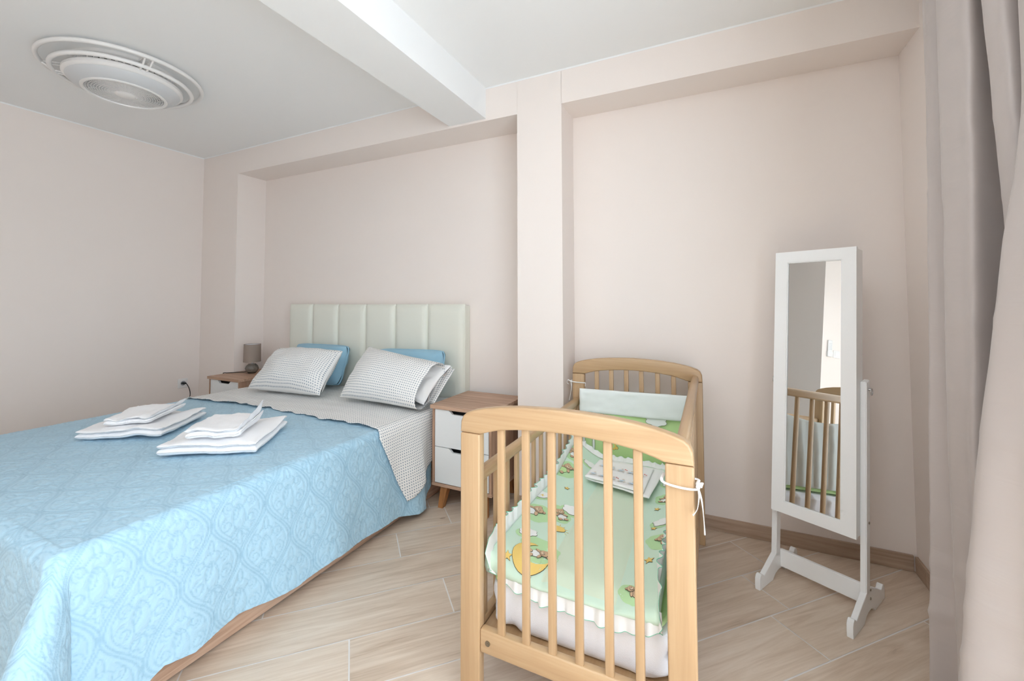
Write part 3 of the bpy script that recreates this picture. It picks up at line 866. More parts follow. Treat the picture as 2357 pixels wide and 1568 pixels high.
# ------------------------------------------------------------------ crib
CX0, CY0, CTH = -.746, 1.193, .004
CW, CL, HJ = .696, 1.245, .831
PD = .034   # post depth
crib = thing('crib', 'beech wood baby crib with arched ends and slatted sides', 'crib', (CX0, CY0, 0), CTH)
arch_top = [(0, HJ), (.002, .866), (.010, .884), (.024, .895), (.049, .904), (.09, .914), (.143, .923), (.21, .930), (.287, .934), (.348, .9355), (.409, .934), (.486, .930), (.553, .923), (.606, .914), (.647, .904), (.672, .895), (.686, .884), (.694, .866), (.696, HJ)]
arch_bot = [(.623, HJ), (.600, .839), (.553, .852), (.486, .861), (.409, .8665), (.348, .868), (.287, .8665), (.21, .861), (.143, .852), (.096, .839), (.073, HJ)]
PW = .0705
bar_x = [.141, .224, .3075, .3885, .4735, .555]
def crib_end(y0, far):
    ya, yb = (y0, y0 + PD)
    mb = MB(); mb.prism(arch_top + arch_bot, 1, ya - .002, yb + .002, bev=.007, seg=3); mb.build('end_arch', M_cribx, crib, smooth=35)
    for xa in (0, CW - PW):
        mb = MB(); mb.box((xa, ya, .0), (xa + PW, yb, HJ - .0012), .005, seg=3); mb.build('post', M_cribz, crib, smooth=35)
    for x in bar_x:
        ztop = interp(x, sorted([(a, b) for a, b in arch_bot])) + .004
        mb = MB(); mb.box((x - .0122, ya + .008, .222), (x + .0122, yb - .010, ztop), .004, seg=2); mb.build('bar', M_cribz, crib, smooth=35)
    mb = MB(); mb.box((PW, ya + .004, .157), (CW - PW, yb - .002, .2275), .005, seg=3); rl = mb.build('bottom_rail', M_cribx, crib, smooth=35)
    for x in (PW + .028, CW - PW - .028):
        yy = ya if not far else yb
        mb = MB(); d = -1 if not far else 1
        y1_ = (ya + .004) if not far else (yb - .002)
        mb.tube([(x, y1_ - d * .002, .192), (x, y1_ + d * .0025, .192)], .0082, 18); mb.tube([(x, y1_ + d * .001, .192), (x, y1_ + d * .0032, .192)], .0045, 6)
        mb.build('bolt', M_brass, rl, smooth=40)
crib_end(0, False); crib_end(CL - .002, True)
for side, xa, ztop in ((0, .016, .697), (1, CW - .052, .866)):
    xb = xa + .034
    mb = MB(); mb.box((xa, PD, ztop - .044), (xb, CL - .001, ztop), .014, seg=4); mb.build('side_rail', M_criby, crib, smooth=40)
    mb = MB(); mb.box((xa + .003, PD, .157), (xb - .003, CL - .001, .205), .004); mb.build('side_rail', M_criby, crib, smooth=40)
    nb = 13
    for k in range(nb):
        y = PD + (k + .75) * (CL - PD) / (nb + .5)
        mb = MB(); mb.box((xa + .009, y - .011, .20), (xb - .009, y + .011, ztop - .040), .004); mb.build('bar', M_cribz, crib, smooth=35)
mb = MB(); mb.box((.050, PD + .002, .170), (CW - .050, CL - .004, .190), .002); mb.build('base_board', M_criby, crib)

def cribobj(o): o.location = (CX0, CY0, 0); o.rotation_euler = (0, 0, CTH); return o
# mattress: rounded terry-covered block with a few tucks
def blockcloth(x0, x1, y0, y1, z0, z1, rad, seed, amp, n=44, m=60):
    """rounded slab as a superellipse-like closed grid"""
    V, F = [], []
    rows = 17; ring = 150
    for i in range(rows):
        a = -PI / 2 + PI * i / (rows - 1)
        zz = (z0 + z1) / 2 + math.copysign(abs(math.sin(a)) ** .45, math.sin(a)) * (z1 - z0) / 2
        ins = (1 - abs(math.cos(a)) ** .45) * rad
        for k in range(ring):
            t = 2 * PI * k / ring; cx, cy = math.cos(t), math.sin(t); e = .13
            px = math.copysign(abs(cx) ** e, cx); py = math.copysign(abs(cy) ** e, cy)
            x = (x0 + x1) / 2 + px * ((x1 - x0) / 2 - ins); y = (y0 + y1) / 2 + py * ((y1 - y0) / 2 - ins)
            w = amp * (nz(x * 11 + seed, y * 11, zz * 14) + .5 * nz(x * 24 - zz * 30, y * 24 + seed, zz * 12))
            V.append((x - px * abs(w) * .8, y - py * abs(w) * .8, zz + w * .3))
    F = grid_faces(rows, ring, wrap=True)
    c0 = len(V); V.append(((x0 + x1) / 2, (y0 + y1) / 2, z0)); V.append(((x0 + x1) / 2, (y0 + y1) / 2, z1))
    for k in range(ring):
        F.append((c0, (k + 1) % ring, k)); b = (rows - 1) * ring; F.append((c0 + 1, b + k, b + (k + 1) % ring))
    return V, F
V, F = blockcloth(.056, .636, .078, 1.195, .197, .322, .012, 3, .026)
o = cribobj(new_obj('crib_mattress', V, F, M_terry, smooth=True)); tag(o, 'crib mattress in a white terry cover inside the crib', 'mattress')
# green printed sheet between mattress and quilt
V, F = blockcloth(.060, .618, .082, 1.18, .326, .344, .008, 9, .008)
V = [(x, y, z + .004 * nz(x * 6, y * 3, 2) + .004) for x, y, z in V]
o = cribobj(new_obj('crib_sheet', V, F, M_greendeep, smooth=True)); tag(o, 'bright green sheet lying on the crib mattress under the quilt', 'sheet')

# ---- quilt
def qz(x, y):
    z = .402 + .008 * nz(x * 7, y * 5, 3.3) + .004 * nz(x * 16, y * 12, 1)
    z += .034 * (1 - sstep(.03, .26, x)) + .055 * sstep(.65, 1.08, y) * (1 - sstep(.02, .22, x))
    z += .030 * sstep(.52, .62, x)
    z -= .030 * (1 - sstep(.04, .13, y)) * sstep(.05, .2, x)
    z += .012 * sstep(.80, 1.08, y)
    z -= .006 * math.exp(-((x - .25) / .012) ** 2) + .006 * math.exp(-((x - .475) / .012) ** 2)
    return z
QX0, QX1, QY0, QY1 = .064, .594, .068, 1.085
quilt = thing('crib_quilt', 'mint green baby quilt with printed bears, stars and white ruffle inside the crib', 'quilt', (CX0, CY0, 0), CTH)
def quilt_body():
    n, m = 70, 110; V, F, fm = [], [], []
    for i in range(n):
        for j in range(m):
            x, y = lerp(QX0, QX1, i / (n - 1)), lerp(QY0, QY1, j / (m - 1)); V.append((x, y, qz(x, y)))
    F = grid_faces(n, m)
    F = [(a, d, c, b) for a, b, c, d in F]
    for f in F:
        cx = sum(V[i][0] for i in f) / 4; cy = sum(V[i][1] for i in f) / 4
        fm.append(1 if (.25 < cx < .475 and .075 < cy < .86) else 0)
    # rounded skirt to the underside
    border = [i * m for i in range(n)] + [(n - 1) * m + j for j in range(1, m)] + [i * m + m - 1 for i in range(n - 2, -1, -1)] + [j for j in range(m - 2, 0, -1)]
    prev = border
    cx0, cy0 = (QX0 + QX1) / 2, (QY0 + QY1) / 2
    for st, (o_, zf) in enumerate(((.008, .25), (.010, .55), (.004, .85), (-.02, 1.0))):
        cur = []
        for b in border:
            x, y, z = V[b]
            dx = (-1 if x <= QX0 + 1e-6 else 1 if x >= QX1 - 1e-6 else 0); dy = (-1 if y <= QY0 + 1e-6 else 1 if y >= QY1 - 1e-6 else 0)
            cur.append(len(V)); V.append((x + dx * o_ * .6, y + dy * o_, lerp(z, .356, zf)))
        L = len(border)
        for k in range(L):
            F.append((prev[k], cur[k], cur[(k + 1) % L], prev[(k + 1) % L])); fm.append(0)
        prev = cur
    F.append(tuple(reversed(prev))); fm.append(0)
    # printed figures: thin shapes lying on the top face
    mats = [M_green, M_palegreen, simple('print_yellow', (238, 205, 120), .85), simple('print_brown', (206, 174, 142), .85), simple('print_white', (240, 242, 240), .85),
            simple('print_outline', (90, 82, 70), .85), M_greendeep, simple('print_tan', (228, 206, 178), .85), cloth('print_soft_green', (186, 222, 170))]
    def poly(pts, mi, layer):
        c = (sum(p[0] for p in pts) / len(pts), sum(p[1] for p in pts) / len(pts)); eps = .0008 + .0007 * layer
        pts = [(min(max(p[0], QX0 + .003), QX1 - .003), min(max(p[1], QY0 + .003), QY1 - .003)) for p in pts]
        rings = []
        for s in (1.0, .66, .33):
            r = []
            for p in pts:
                x, y = c[0] + (p[0] - c[0]) * s, c[1] + (p[1] - c[1]) * s
                r.append(len(V)); V.append((x, y, qz(x, y) + eps))
            rings.append(r)
        ce = len(V); V.append((c[0], c[1], qz(*c) + eps)); L = len(pts)
        area = sum(pts[k][0] * pts[(k + 1) % L][1] - pts[(k + 1) % L][0] * pts[k][1] for k in range(L))
        for a, b in zip(rings, rings[1:]):
            for k in range(L):
                f = (a[k], a[(k + 1) % L], b[(k + 1) % L], b[k]); F.append(f if area > 0 else f[::-1]); fm.append(mi)
        for k in range(L):
            f = (rings[-1][k], rings[-1][(k + 1) % L], ce); F.append(f if area > 0 else f[::-1]); fm.append(mi)
    def ell(cx, cy, a, b, rot=0, n=22, bump=0, nb=5):
        out = []
        for k in range(n):
            t = 2 * PI * k / n; r = 1 + bump * abs(math.sin(t * nb / 2))
            x, y = a * r * math.cos(t), b * r * math.sin(t); out.append((cx + x * math.cos(rot) - y * math.sin(rot), cy + x * math.sin(rot) + y * math.cos(rot)))
        return out
    def grow(pts, d):
        c = (sum(p[0] for p in pts) / len(pts), sum(p[1] for p in pts) / len(pts)); o = []
        for p in pts:
            l = math.hypot(p[0] - c[0], p[1] - c[1]); o.append((c[0] + (p[0] - c[0]) * (l + d) / l, c[1] + (p[1] - c[1]) * (l + d) / l))
        return o
    def fig(pts, mi, layer): poly(grow(pts, .0013), 5, layer); poly(pts, mi, layer + 1)
    def star(cx, cy, r, rot): fig([(cx + (r if k % 2 == 0 else r * .45) * math.cos(rot + k * PI / 5), cy + 1.15 * (r if k % 2 == 0 else r * .45) * math.sin(rot + k * PI / 5)) for k in range(10)], 2, 1)
    def cloud(cx, cy, s, rot=0): 
        poly(ell(cx - .004, cy - .01, s * 1.35, s * 1.0, rot, 20), 8, 0); fig(ell(cx, cy, s, s * .7, rot, 40, .22, 6), 4, 1)
    def glow(cx, cy, a, b, rot=0): poly(ell(cx, cy, a, b, rot, 26, .10, 7), 8, -.6)
    def moon(cx, cy, r):
        glow(cx + .01, cy + .06, r * 1.1, r * .8)
        out = [(cx + r * math.cos(t), cy + r * 1.1 * math.sin(t)) for t in np.linspace(.55 * PI, 2.02 * PI, 20)]
        inn = [(cx + .30 * r + .72 * r * math.cos(t), cy + .34 * r + .78 * r * math.sin(t)) for t in np.linspace(2.0 * PI, .62 * PI, 14)]
        # crescent as a strip of quads
        a = out[::1]; b = [inn[::-1][min(len(inn) - 1, int(k * len(inn) / len(out)))] for k in range(len(out))]
        for sh_, mi, e in ((.0013, 5, .0022), (0, 2, .0029)):
            ia, ib = [], []
            for (p, q) in zip(a, b):
                d = math.hypot(p[0] - cx, p[1] - cy); px, py = cx + (p[0] - cx) * (d + sh_) / d, cy + (p[1] - cy) * (d + sh_) / d
                qx, qy = q[0], q[1]
                for lst, (x, y) in ((ia, (px, py)), (ib, (qx, qy))): lst.append(len(V)); V.append((x, y, qz(x, y) + e))
            for k in range(len(a) - 1): F.append((ia[k], ia[k + 1], ib[k + 1], ib[k])); fm.append(mi)
    def teddy(cx, cy, s, rot, cloth_m=4):
        glow(cx, cy - .5 * s, s * 1.5, s * 1.9, rot)
        def rp(x, y): return (cx + s * (x * math.cos(rot) - y * math.sin(rot)), cy + s * (x * math.sin(rot) + y * math.cos(rot)))
        for (x, y, a, b, r, mi, ly) in ((0, -.9, .62, .75, 0, cloth_m, 1), (-.55, -.5, .42, .18, .7, 3, 3), (.55, -.5, .42, .18, -.7, 3, 3), (-.4, -1.55, .3, .22, .5, 3, 3), (.4, -1.55, .3, .22, -.5, 3, 3),
                                        (-.42, .52, .2, .2, 0, 3, 3), (.42, .52, .2, .2, 0, 3, 3), (0, .1, .58, .5, 0, 3, 5), (.05, -.06, .27, .2, 0, 7, 7)):
            p = rp(x, y); fig(ell(p[0], p[1], s * a, s * b, rot + r, 20), mi, ly)
        for x, y, a in ((.06, .02, .07), (-.2, .22, .04), (.24, .22, .04)):
            p = rp(x, y); poly(ell(*p, s * a, s * a, 0, 8), 5, 9)
    moon(.190, .135, .060); teddy(.222, .165, .027, -1.15)
    cloud(.135, .245, .028, .4); cloud(.080, .520, .036, .5); star(.086, .515, .012, .3); cloud(.222, .50, .034, 0)
    teddy(.112, .400, .034, -.75); teddy(.185, .455, .028, .6); star(.056, .070, .013, .2); star(.124, .094, .016, .7); star(.205, .060, .013, .4); star(.148, .66, .013, .4)
    fig(ell(.214, .345, .026, .018, .2), 2, 1)
    for k in range(8):
        t = -.4 + k * .5; poly([(.214 + .030 * math.cos(t - .08), .345 + .024 * math.sin(t - .08)), (.214 + .040 * math.cos(t), .345 + .034 * math.sin(t)), (.214 + .030 * math.cos(t + .08), .345 + .024 * math.sin(t + .08))], 2, 1)
    teddy(.100, .83, .036, -.5, 6); teddy(.085, .97, .030, .4); cloud(.18, .96, .03)
    teddy(.515, .125, .020, 1.0, 3); star(.545, .285, .017, .5); teddy(.575, .41, .030, .9, 6); cloud(.566, .545, .034, .3); star(.535, .50, .012, .2)
    teddy(.560, .78, .030, -.3); star(.53, .66, .013, .1); cloud(.56, .92, .03)
    o = new_obj('quilt_top', V, F, mats, quilt, fmat=fm, smooth=True); return o
quilt_body()
def ruffle(path, dirs, width, amp, freq, seed):
    """path points, outward directions -> gathered strip with mint edge"""
    P = []; Dv = []; n = len(path)
    L = [0]
    for a, b in zip(path, path[1:]): L.append(L[-1] + (Vector(b) - Vector(a)).length)
    N = int(L[-1] / .0035); V, F, fm = [], [], []; rows = 7
    for i in range(N):
        s = L[-1] * i / (N - 1)
        p = Vector([float(np.interp(s, L, [q[k] for q in path])) for k in range(3)]); d = Vector([float(np.interp(s, L, [q[k] for q in dirs])) for k in range(3)]).normalized()
        t = Vector([float(np.interp(s + .004, L, [q[k] for q in path])) - float(np.interp(s - .004, L, [q[k] for q in path])) for k in range(3)]).normalized()
        nn = t.cross(d).normalized()
        ph = s * freq + 2.2 * nz(s * 9, seed); am = amp * (.6 + .7 * nz(s * 14, seed + 5))
        for r in range(rows):
            q = r / (rows - 1); qq = min(q, .93) if r < rows - 1 else 1
            w = am * math.sin(ph) * q ** .8; w2 = .4 * am * math.sin(ph * 1.7 + 1) * q
            V.append(p + d * (width * q * (1 + .18 * nz(s * 11, seed + 2))) + nn * (w + w2) + t * (.5 * am * math.cos(ph) * q))
        if i:
            for r in range(rows - 1):
                a = (i - 1) * rows + r; F.append((a, a + 1, a + rows + 1, a + rows)); fm.append(1 if r == rows - 2 else 0)
    # thin the last row into a narrow coloured edge
    for i in range(N):
        a, b = Vector(V[i * rows + rows - 2]), Vector(V[i * rows + rows - 1]); V[i * rows + rows - 2] = a.lerp(b, .82)
    V = [Vector((min(max(v[0], .056), .612), max(v[1], .041), v[2])) for v in V]
    o = new_obj('ruffle', V, F, [M_whitecloth, M_mint], quilt, smooth=True, fmat=fm)
    md = o.modifiers.new('thickness', 'SOLIDIFY'); md.thickness = .001; md.offset = 0
    return o
def edgez(x, y): return qz(min(max(x, QX0), QX1), min(max(y, QY0), QY1))
pl, dl = [], []
for y in np.linspace(1.06, .10, 24): pl.append((QX0 + .008, y, edgez(QX0, y) + .000)); dl.append((-.06, 0, 1.0))
for x, y, d in ((.074, .092, (-.02, -.10, .7)), (.084, .078, (-.02, -.18, -.6))): pl.append((x, y, edgez(x, y) - .004)); dl.append(d)
for x in np.linspace(.075, .605, 22): pl.append((x, QY0 + .003, edgez(x, QY0) - .006)); dl.append((0, -.16, -1))
for x, y, d in ((.594, .068, (.05, -.2, -.8)), (.594, .09, (.05, -.2, .5))): pl.append((x, y, edgez(x, y) - .002)); dl.append(d)
for y in np.linspace(.13, .9, 18): pl.append((QX1 - .004, y, edgez(QX1, y))); dl.append((.05, 0, 1))
ruffle(pl, dl, .054, .0105, 135, 3)
pl2, dl2 = [], []
for x in np.linspace(.06, .61, 14): pl2.append((x, QY1 + .002, edgez(x, QY1))); dl2.append((0, 1, .55))
ruffle(pl2, dl2, .035, .008, 150, 8)

# ---- folded baby linen on the quilt
def linen():
    th = thing('folded_linen', 'folded white baby bed linen with a small printed border lying on the crib quilt', 'linen', (CX0, CY0, 0), CTH)
    def slab(c, z0, z1, seed, name):
        c = [Vector((*p, 0)) for p in c]; n, m = 22, 18; V = []
        for side in (0, 1):
            for i in range(n):
                for j in range(m):
                    u, v = .5 - .5 * math.cos(PI * i / (n - 1)), .5 - .5 * math.cos(PI * j / (m - 1))
                    P = c[0] * (1 - u) * (1 - v) + c[1] * u * (1 - v) + c[2] * u * v + c[3] * (1 - u) * v
                    ed = min(u, 1 - u, v, 1 - v); t = (1 - max(0, 1 - ed / .05) ** 2) ** .5
                    z = (z0 + z1) / 2 + (z1 - z0) / 2 * t * (1 if side else -1) + .003 * nz(u * 4 + seed, v * 3) + max(0, edgez(P.x, P.y) - .415) 
                    V.append((P.x, P.y, z))
        o = new_obj(name, V, [tuple(reversed(f)) for f in grid_faces(n, m)] + grid_faces(n, m, n * m), M_whitecloth, th, smooth=True); weld(o); return o
    slab([(.20, .775), (.495, .690), (.525, 1.02), (.235, 1.05)], .424, .436, 1, 'lower_fold')
    UPF = slab([(.20, .765), (.470, .700), (.480, .985), (.215, .995)], .437, .449, 4, 'upper_fold')
    # embroidered border: little bears, clouds and red flowers
    V, F, fm = [], [], []; z = .4525
    def dab(x, y, a, b, mi):
        k = len(V); n = 10
        for q in range(n): V.append((x + a * math.cos(2 * PI * q / n), y + b * math.sin(2 * PI * q / n), z + .0006 * mi + .003 * nz(x * 4, y * 3) + max(0, edgez(x, y) - .415)))
        F.append(tuple(range(k, k + n))); fm.append(mi)
    for yy, dx in ((.80, 0), (.915, .02)):
        for q in range(5):
            x = .235 + dx + q * .045; y = yy - .22 * (x - .2)
            dab(x, y, .015, .006, 0); dab(x + .012, y - .010, .006, .006, 1); dab(x - .012, y - .010, .006, .006, 1); dab(x + .005, y + .012, .006, .007, 1)
            if q in (2, 4): dab(x + .018, y + .012, .004, .004, 2); dab(x + .026, y + .004, .0035, .0035, 2)
            dab(x + .002, y - .020, .014, .0015, 3)
    add_faces(UPF, V, F, fm, [simple('print_sky', (196, 214, 230), .9), simple('print_cream', (222, 214, 204), .9), simple('print_red', (205, 70, 66), .9), simple('print_grey', (130, 140, 140), .9)])
linen()

# ---- bumper
bump_ = thing('crib_bumper', 'white and green padded bumper tied to the crib posts', 'crib bumper', (CX0, CY0, 0), CTH)
def pad(fn, n, m, th, name, mat, seed):
    """fn(u,v)->point, normal; closed padded sheet"""
    V = []
    for side in (1, -1):
        for i in range(n):
            for j in range(m):
                u, v = .5 - .5 * math.cos(PI * i / (n - 1)), .5 - .5 * math.cos(PI * j / (m - 1)); P, N = fn(u, v)
                ed = min(min(u, 1 - u) * 3, min(v, 1 - v)); t = (1 - max(0, 1 - ed / .09) ** 2) ** .5
                V.append(Vector(P) + Vector(N) * (side * th / 2 * t + .006 * nz(u * 7 + seed, v * 2.5, side) + .0045 * nz(u * 16 + seed, v * 5, 4) * t))
    o = new_obj(name, V, grid_faces(n, m) + [tuple(reversed(f)) for f in grid_faces(n, m, n * m)], mat, bump_, smooth=True); weld(o); return o
yB = CL - .030
ENDP = pad(lambda u, v: ((lerp(.058, .634, u), yB - .0 - .006 * math.sin(u * 5), lerp(.35, lerp(.700, .715, u), v)), (0, -1, 0)), 40, 18, .026, 'end_panel', M_greendeep, 1)
ob = pad(lambda u, v: ((lerp(.058, .634, u), yB - .028, lerp(lerp(.626, .634, u), lerp(.757, .768, u), v)), (0, -1, 0)), 44, 16, .022, 'folded_top', M_ivory, 7); ob['label'] = 'white folded top band'
pad(lambda u, v: ((.632 - .012 * math.sin(PI * u) * v, lerp(yB - .06, .066, u), lerp(.350, .735 + .018 * math.sin(u * 9) - .03 * u, v)), (-1, 0, 0)), 60, 18, .014, 'side_panel', M_ivory, 12)
# prints on the end panel
def bprints():
    V, F, fm = [], [], []
    def blob(x, z, a, b, mi, bump=0, n=26, l=0):
        k = len(V); e = .0205 + .0008 * l
        for q in range(n):
            t = 2 * PI * q / n; r = 1 + bump * abs(math.sin(3 * t)); V.append((x + a * r * math.cos(t), yB - e, z + b * r * math.sin(t)))
        F.append(tuple(range(k, k + n))); fm.append(mi)
    def bb(x, z, a, b, mi, bump=0, l=0): blob(x, z, a + .002, b + .002, 3, bump, l=l); blob(x, z, a, b, mi, bump, l=l + 1)
    bb(.47, .622, .046, .026, 0, .25); bb(.115, .612, .030, .020, 0, .15); bb(.185, .612, .016, .014, 1); bb(.208, .616, .022, .006, 1); bb(.20, .596, .024, .013, 0, .2)
    for x in (.080, .135): bb(x, .45, .006, .050, 0)
    bb(.11, .51, .040, .022, 0, .15); bb(.098, .53, .016, .014, 1)
    for dx, dz in ((0, 0), (.014, .004), (.006, .016), (-.008, .012)): bb(.248 + dx, .445 + dz, .008, .008, 2, l=2)
    bb(.515, .56, .012, .010, 2); bb(.51, .425, .013, .010, 2)
    bb(.36, .52, .014, .011, 2)
    return V, [tuple(f) for f in F], fm, [simple('bumper_print_white', (236, 240, 238), .9), simple('bumper_print_tan', (212, 182, 148), .9), simple('bumper_print_yellow', (236, 205, 110), .9), simple('bumper_print_line', (120, 130, 110), .9)]
add_faces(ENDP, *bprints())
def tie(P, tails, name='tie'):
    mb = MB(); mb.tube(spl(P, 8), .0042, 8, flat=.4)
    for t in tails: mb.tube(spl(t, 10), lambda s: .0058 + .0022 * math.sin(s * 7), 8, flat=.28)
    return mb.build(name, M_whitecloth, bump_, smooth=60)
e = .006
zt = .783
tie([(CW - PW - e, PD + e, zt + .006), (CW - PW - e, -e, zt + .002), (CW - PW / 2, -e - .001, zt - .006), (CW + e, -e, zt - .004), (CW + e, PD * .5, zt + .002), (CW + e, PD + e, zt + .004), (CW - PW / 2, PD + e, zt + .004), (CW - PW - e, PD + e, zt + .006)],
    [[(CW + e + .002, -.002, zt), (CW + .012, -.006, zt + .010), (CW + .018, -.004, zt + .012), (CW + .012, -.002, zt + .002)],
     [(CW + e + .002, 0, zt), (CW + .010, -.006, zt - .02), (CW + .006, -.010, zt - .05), (CW - .004, -.014, zt - .066)],
     [(CW + e + .002, 0, zt), (CW + .016, -.004, zt - .03), (CW + .020, -.008, zt - .07), (CW + .022, -.012, zt - .108)]])
yq_ = CL - .012
tie([(PW + .012, yq_ - .012, zt - .018), (PW + .014, yq_ - .016, zt), (PW + .004, yq_ - .012, zt), (.03, yq_ - .010, zt), (-.006, yq_ - .004, zt + .002), (-.006, yq_ + .03, zt + .002)],
    [[(-.004, yq_ - .006, zt), (-.020, yq_ - .010, zt + .010), (-.026, yq_ - .012, zt - .006), (-.016, yq_ - .010, zt - .014)],
     [(-.004, yq_ - .006, zt + .002), (.002, yq_ - .014, zt - .03), (-.004, yq_ - .016, zt - .065), (-.010, yq_ - .018, zt - .105)]])

# ------------------------------------------------------------------ cheval mirror cabinet
mir = thing('cheval_mirror', 'white free-standing cheval mirror cabinet in the alcove beside the curtain', 'mirror', (.414, 2.315, 0), -.505)
TILT = .096; MW, MH, MZ0, MY0 = .309, 1.174, .313, -.119
def mt(o):
    """door coordinates: x across, y depth (0 = front face), z up the tilted face"""
    o.matrix_parent_inverse = Matrix.Identity(4)
    o.location = (0, MY0, MZ0); o.rotation_euler = (-TILT, 0, 0); return o
w2 = MW / 2
ox0, ox1, oz0, oz1 = -.104, .105, .049, 1.124
mb = MB()
for lo, hi in (((-w2, 0, 0), (ox0, .018, MH)), ((ox1, 0, 0), (w2, .018, MH)), ((ox0, 0, 0), (ox1, .018, oz0)), ((ox0, 0, oz1), (ox1, .018, MH))): mb.box(lo, hi)
# moulded inner lip
for lo, hi in (((ox0 - .001, .003, oz0), (ox0 + .004, .010, oz1)), ((ox1 - .004, .003, oz0), (ox1 + .001, .010, oz1)), ((ox0, .003, oz0 - .001), (ox1, .010, oz0 + .004)), ((ox0, .003, oz1 - .004), (ox1, .010, oz1 + .001))): mb.box(lo, hi)
mt(mb.build('door_frame', M_white, mir))
mb = MB(); mb.box((ox0 - .003, .007, oz0 - .003), (ox1 + .003, .011, oz1 + .003))
gm = NT('mirror_silver'); gm.b.inputs['Base Color'].default_value = (.86, .88, .87, 1); gm.b.inputs['Metallic'].default_value = 1; gm.b.inputs['Roughness'].default_value = 0.0
mt(mb.build('mirror_glass', gm.m, mir))
mb = MB(); mb.box((-w2 + .003, .0195, .002), (w2 - .003, .088, MH - .002), .003); mt(mb.build('cabinet', M_white, mir))
SA = .173; ST = .021
lean = Matrix.Rotation(-math.atan(.098), 4, 'X')
for sx in (-1, 1):
    x0, x1 = (SA - ST, SA) if sx > 0 else (-SA, -SA + ST)
    mb = MB()
    # upright leans back with the mirror
    b = bmesh.new(); bmesh.ops.create_cube(b, size=1)
    for v in b.verts:
        z = .09 if v.co.z < 0 else .925
        yc = -.067 + .098 * (z - .09)
        v.co = Vector(((x0 + x1) / 2 + v.co.x * ST, yc + v.co.y * .044, z + (0 if z < .5 else -.006 * (v.co.y < 0))))
    bmesh.ops.bevel(b, geom=b.edges[:], offset=.003, segments=2, affect='EDGES')
    mb.merge(b); up = mb.build('upright', M_white, mir, smooth=35)
    half = [(-.190, 0), (-.192, .020), (-.190, .046), (-.184, .058), (-.173, .063), (-.162, .060), (-.155, .052), (-.147, .050), (-.024, .108)]
    bot = [(-.066, 0), (-.058, .008), (-.040, .020), (-.018, .026), (0, .027)]
    pts = half + [(-a, z) for a, z in reversed(half)] + [(-a, z) for a, z in bot[:-1]] + list(reversed(bot))
    pts = [(a - .055, z) for a, z in pts]
    mb = MB(); mb.prism(pts, 0, x0, x1, bev=.0015, seg=1); mb.build('foot', M_white, mir, smooth=30)
    xo = sx * (SA + .001)
    for y, z in ((-.034, .361), (-.044, .103), (-.046, .070)):
        mb = MB(); mb.tube([(xo - sx * .003, y, z), (xo + sx * .0015, y, z)], .0048, 14); mb.build('screw', M_brass, up, smooth=40)
    mb = MB(); mb.tube([(xo - sx * .003, .012, .888), (xo + sx * .010, .012, .888)], .006, 14)
    mb.tube([(xo + sx * .010, .012 + .011 * math.cos(a), .879 + .014 * math.sin(a)) for a in np.linspace(0, 2 * PI, 20, endpoint=False)], .002, 8, closed=True)
    mb.build('knob', M_chrome, up, smooth=50)
mb = MB(); mb.box((-SA + ST, -.047, .036), (SA - ST, -.031, .112), .002); mb.build('cross_board', M_white, mir)

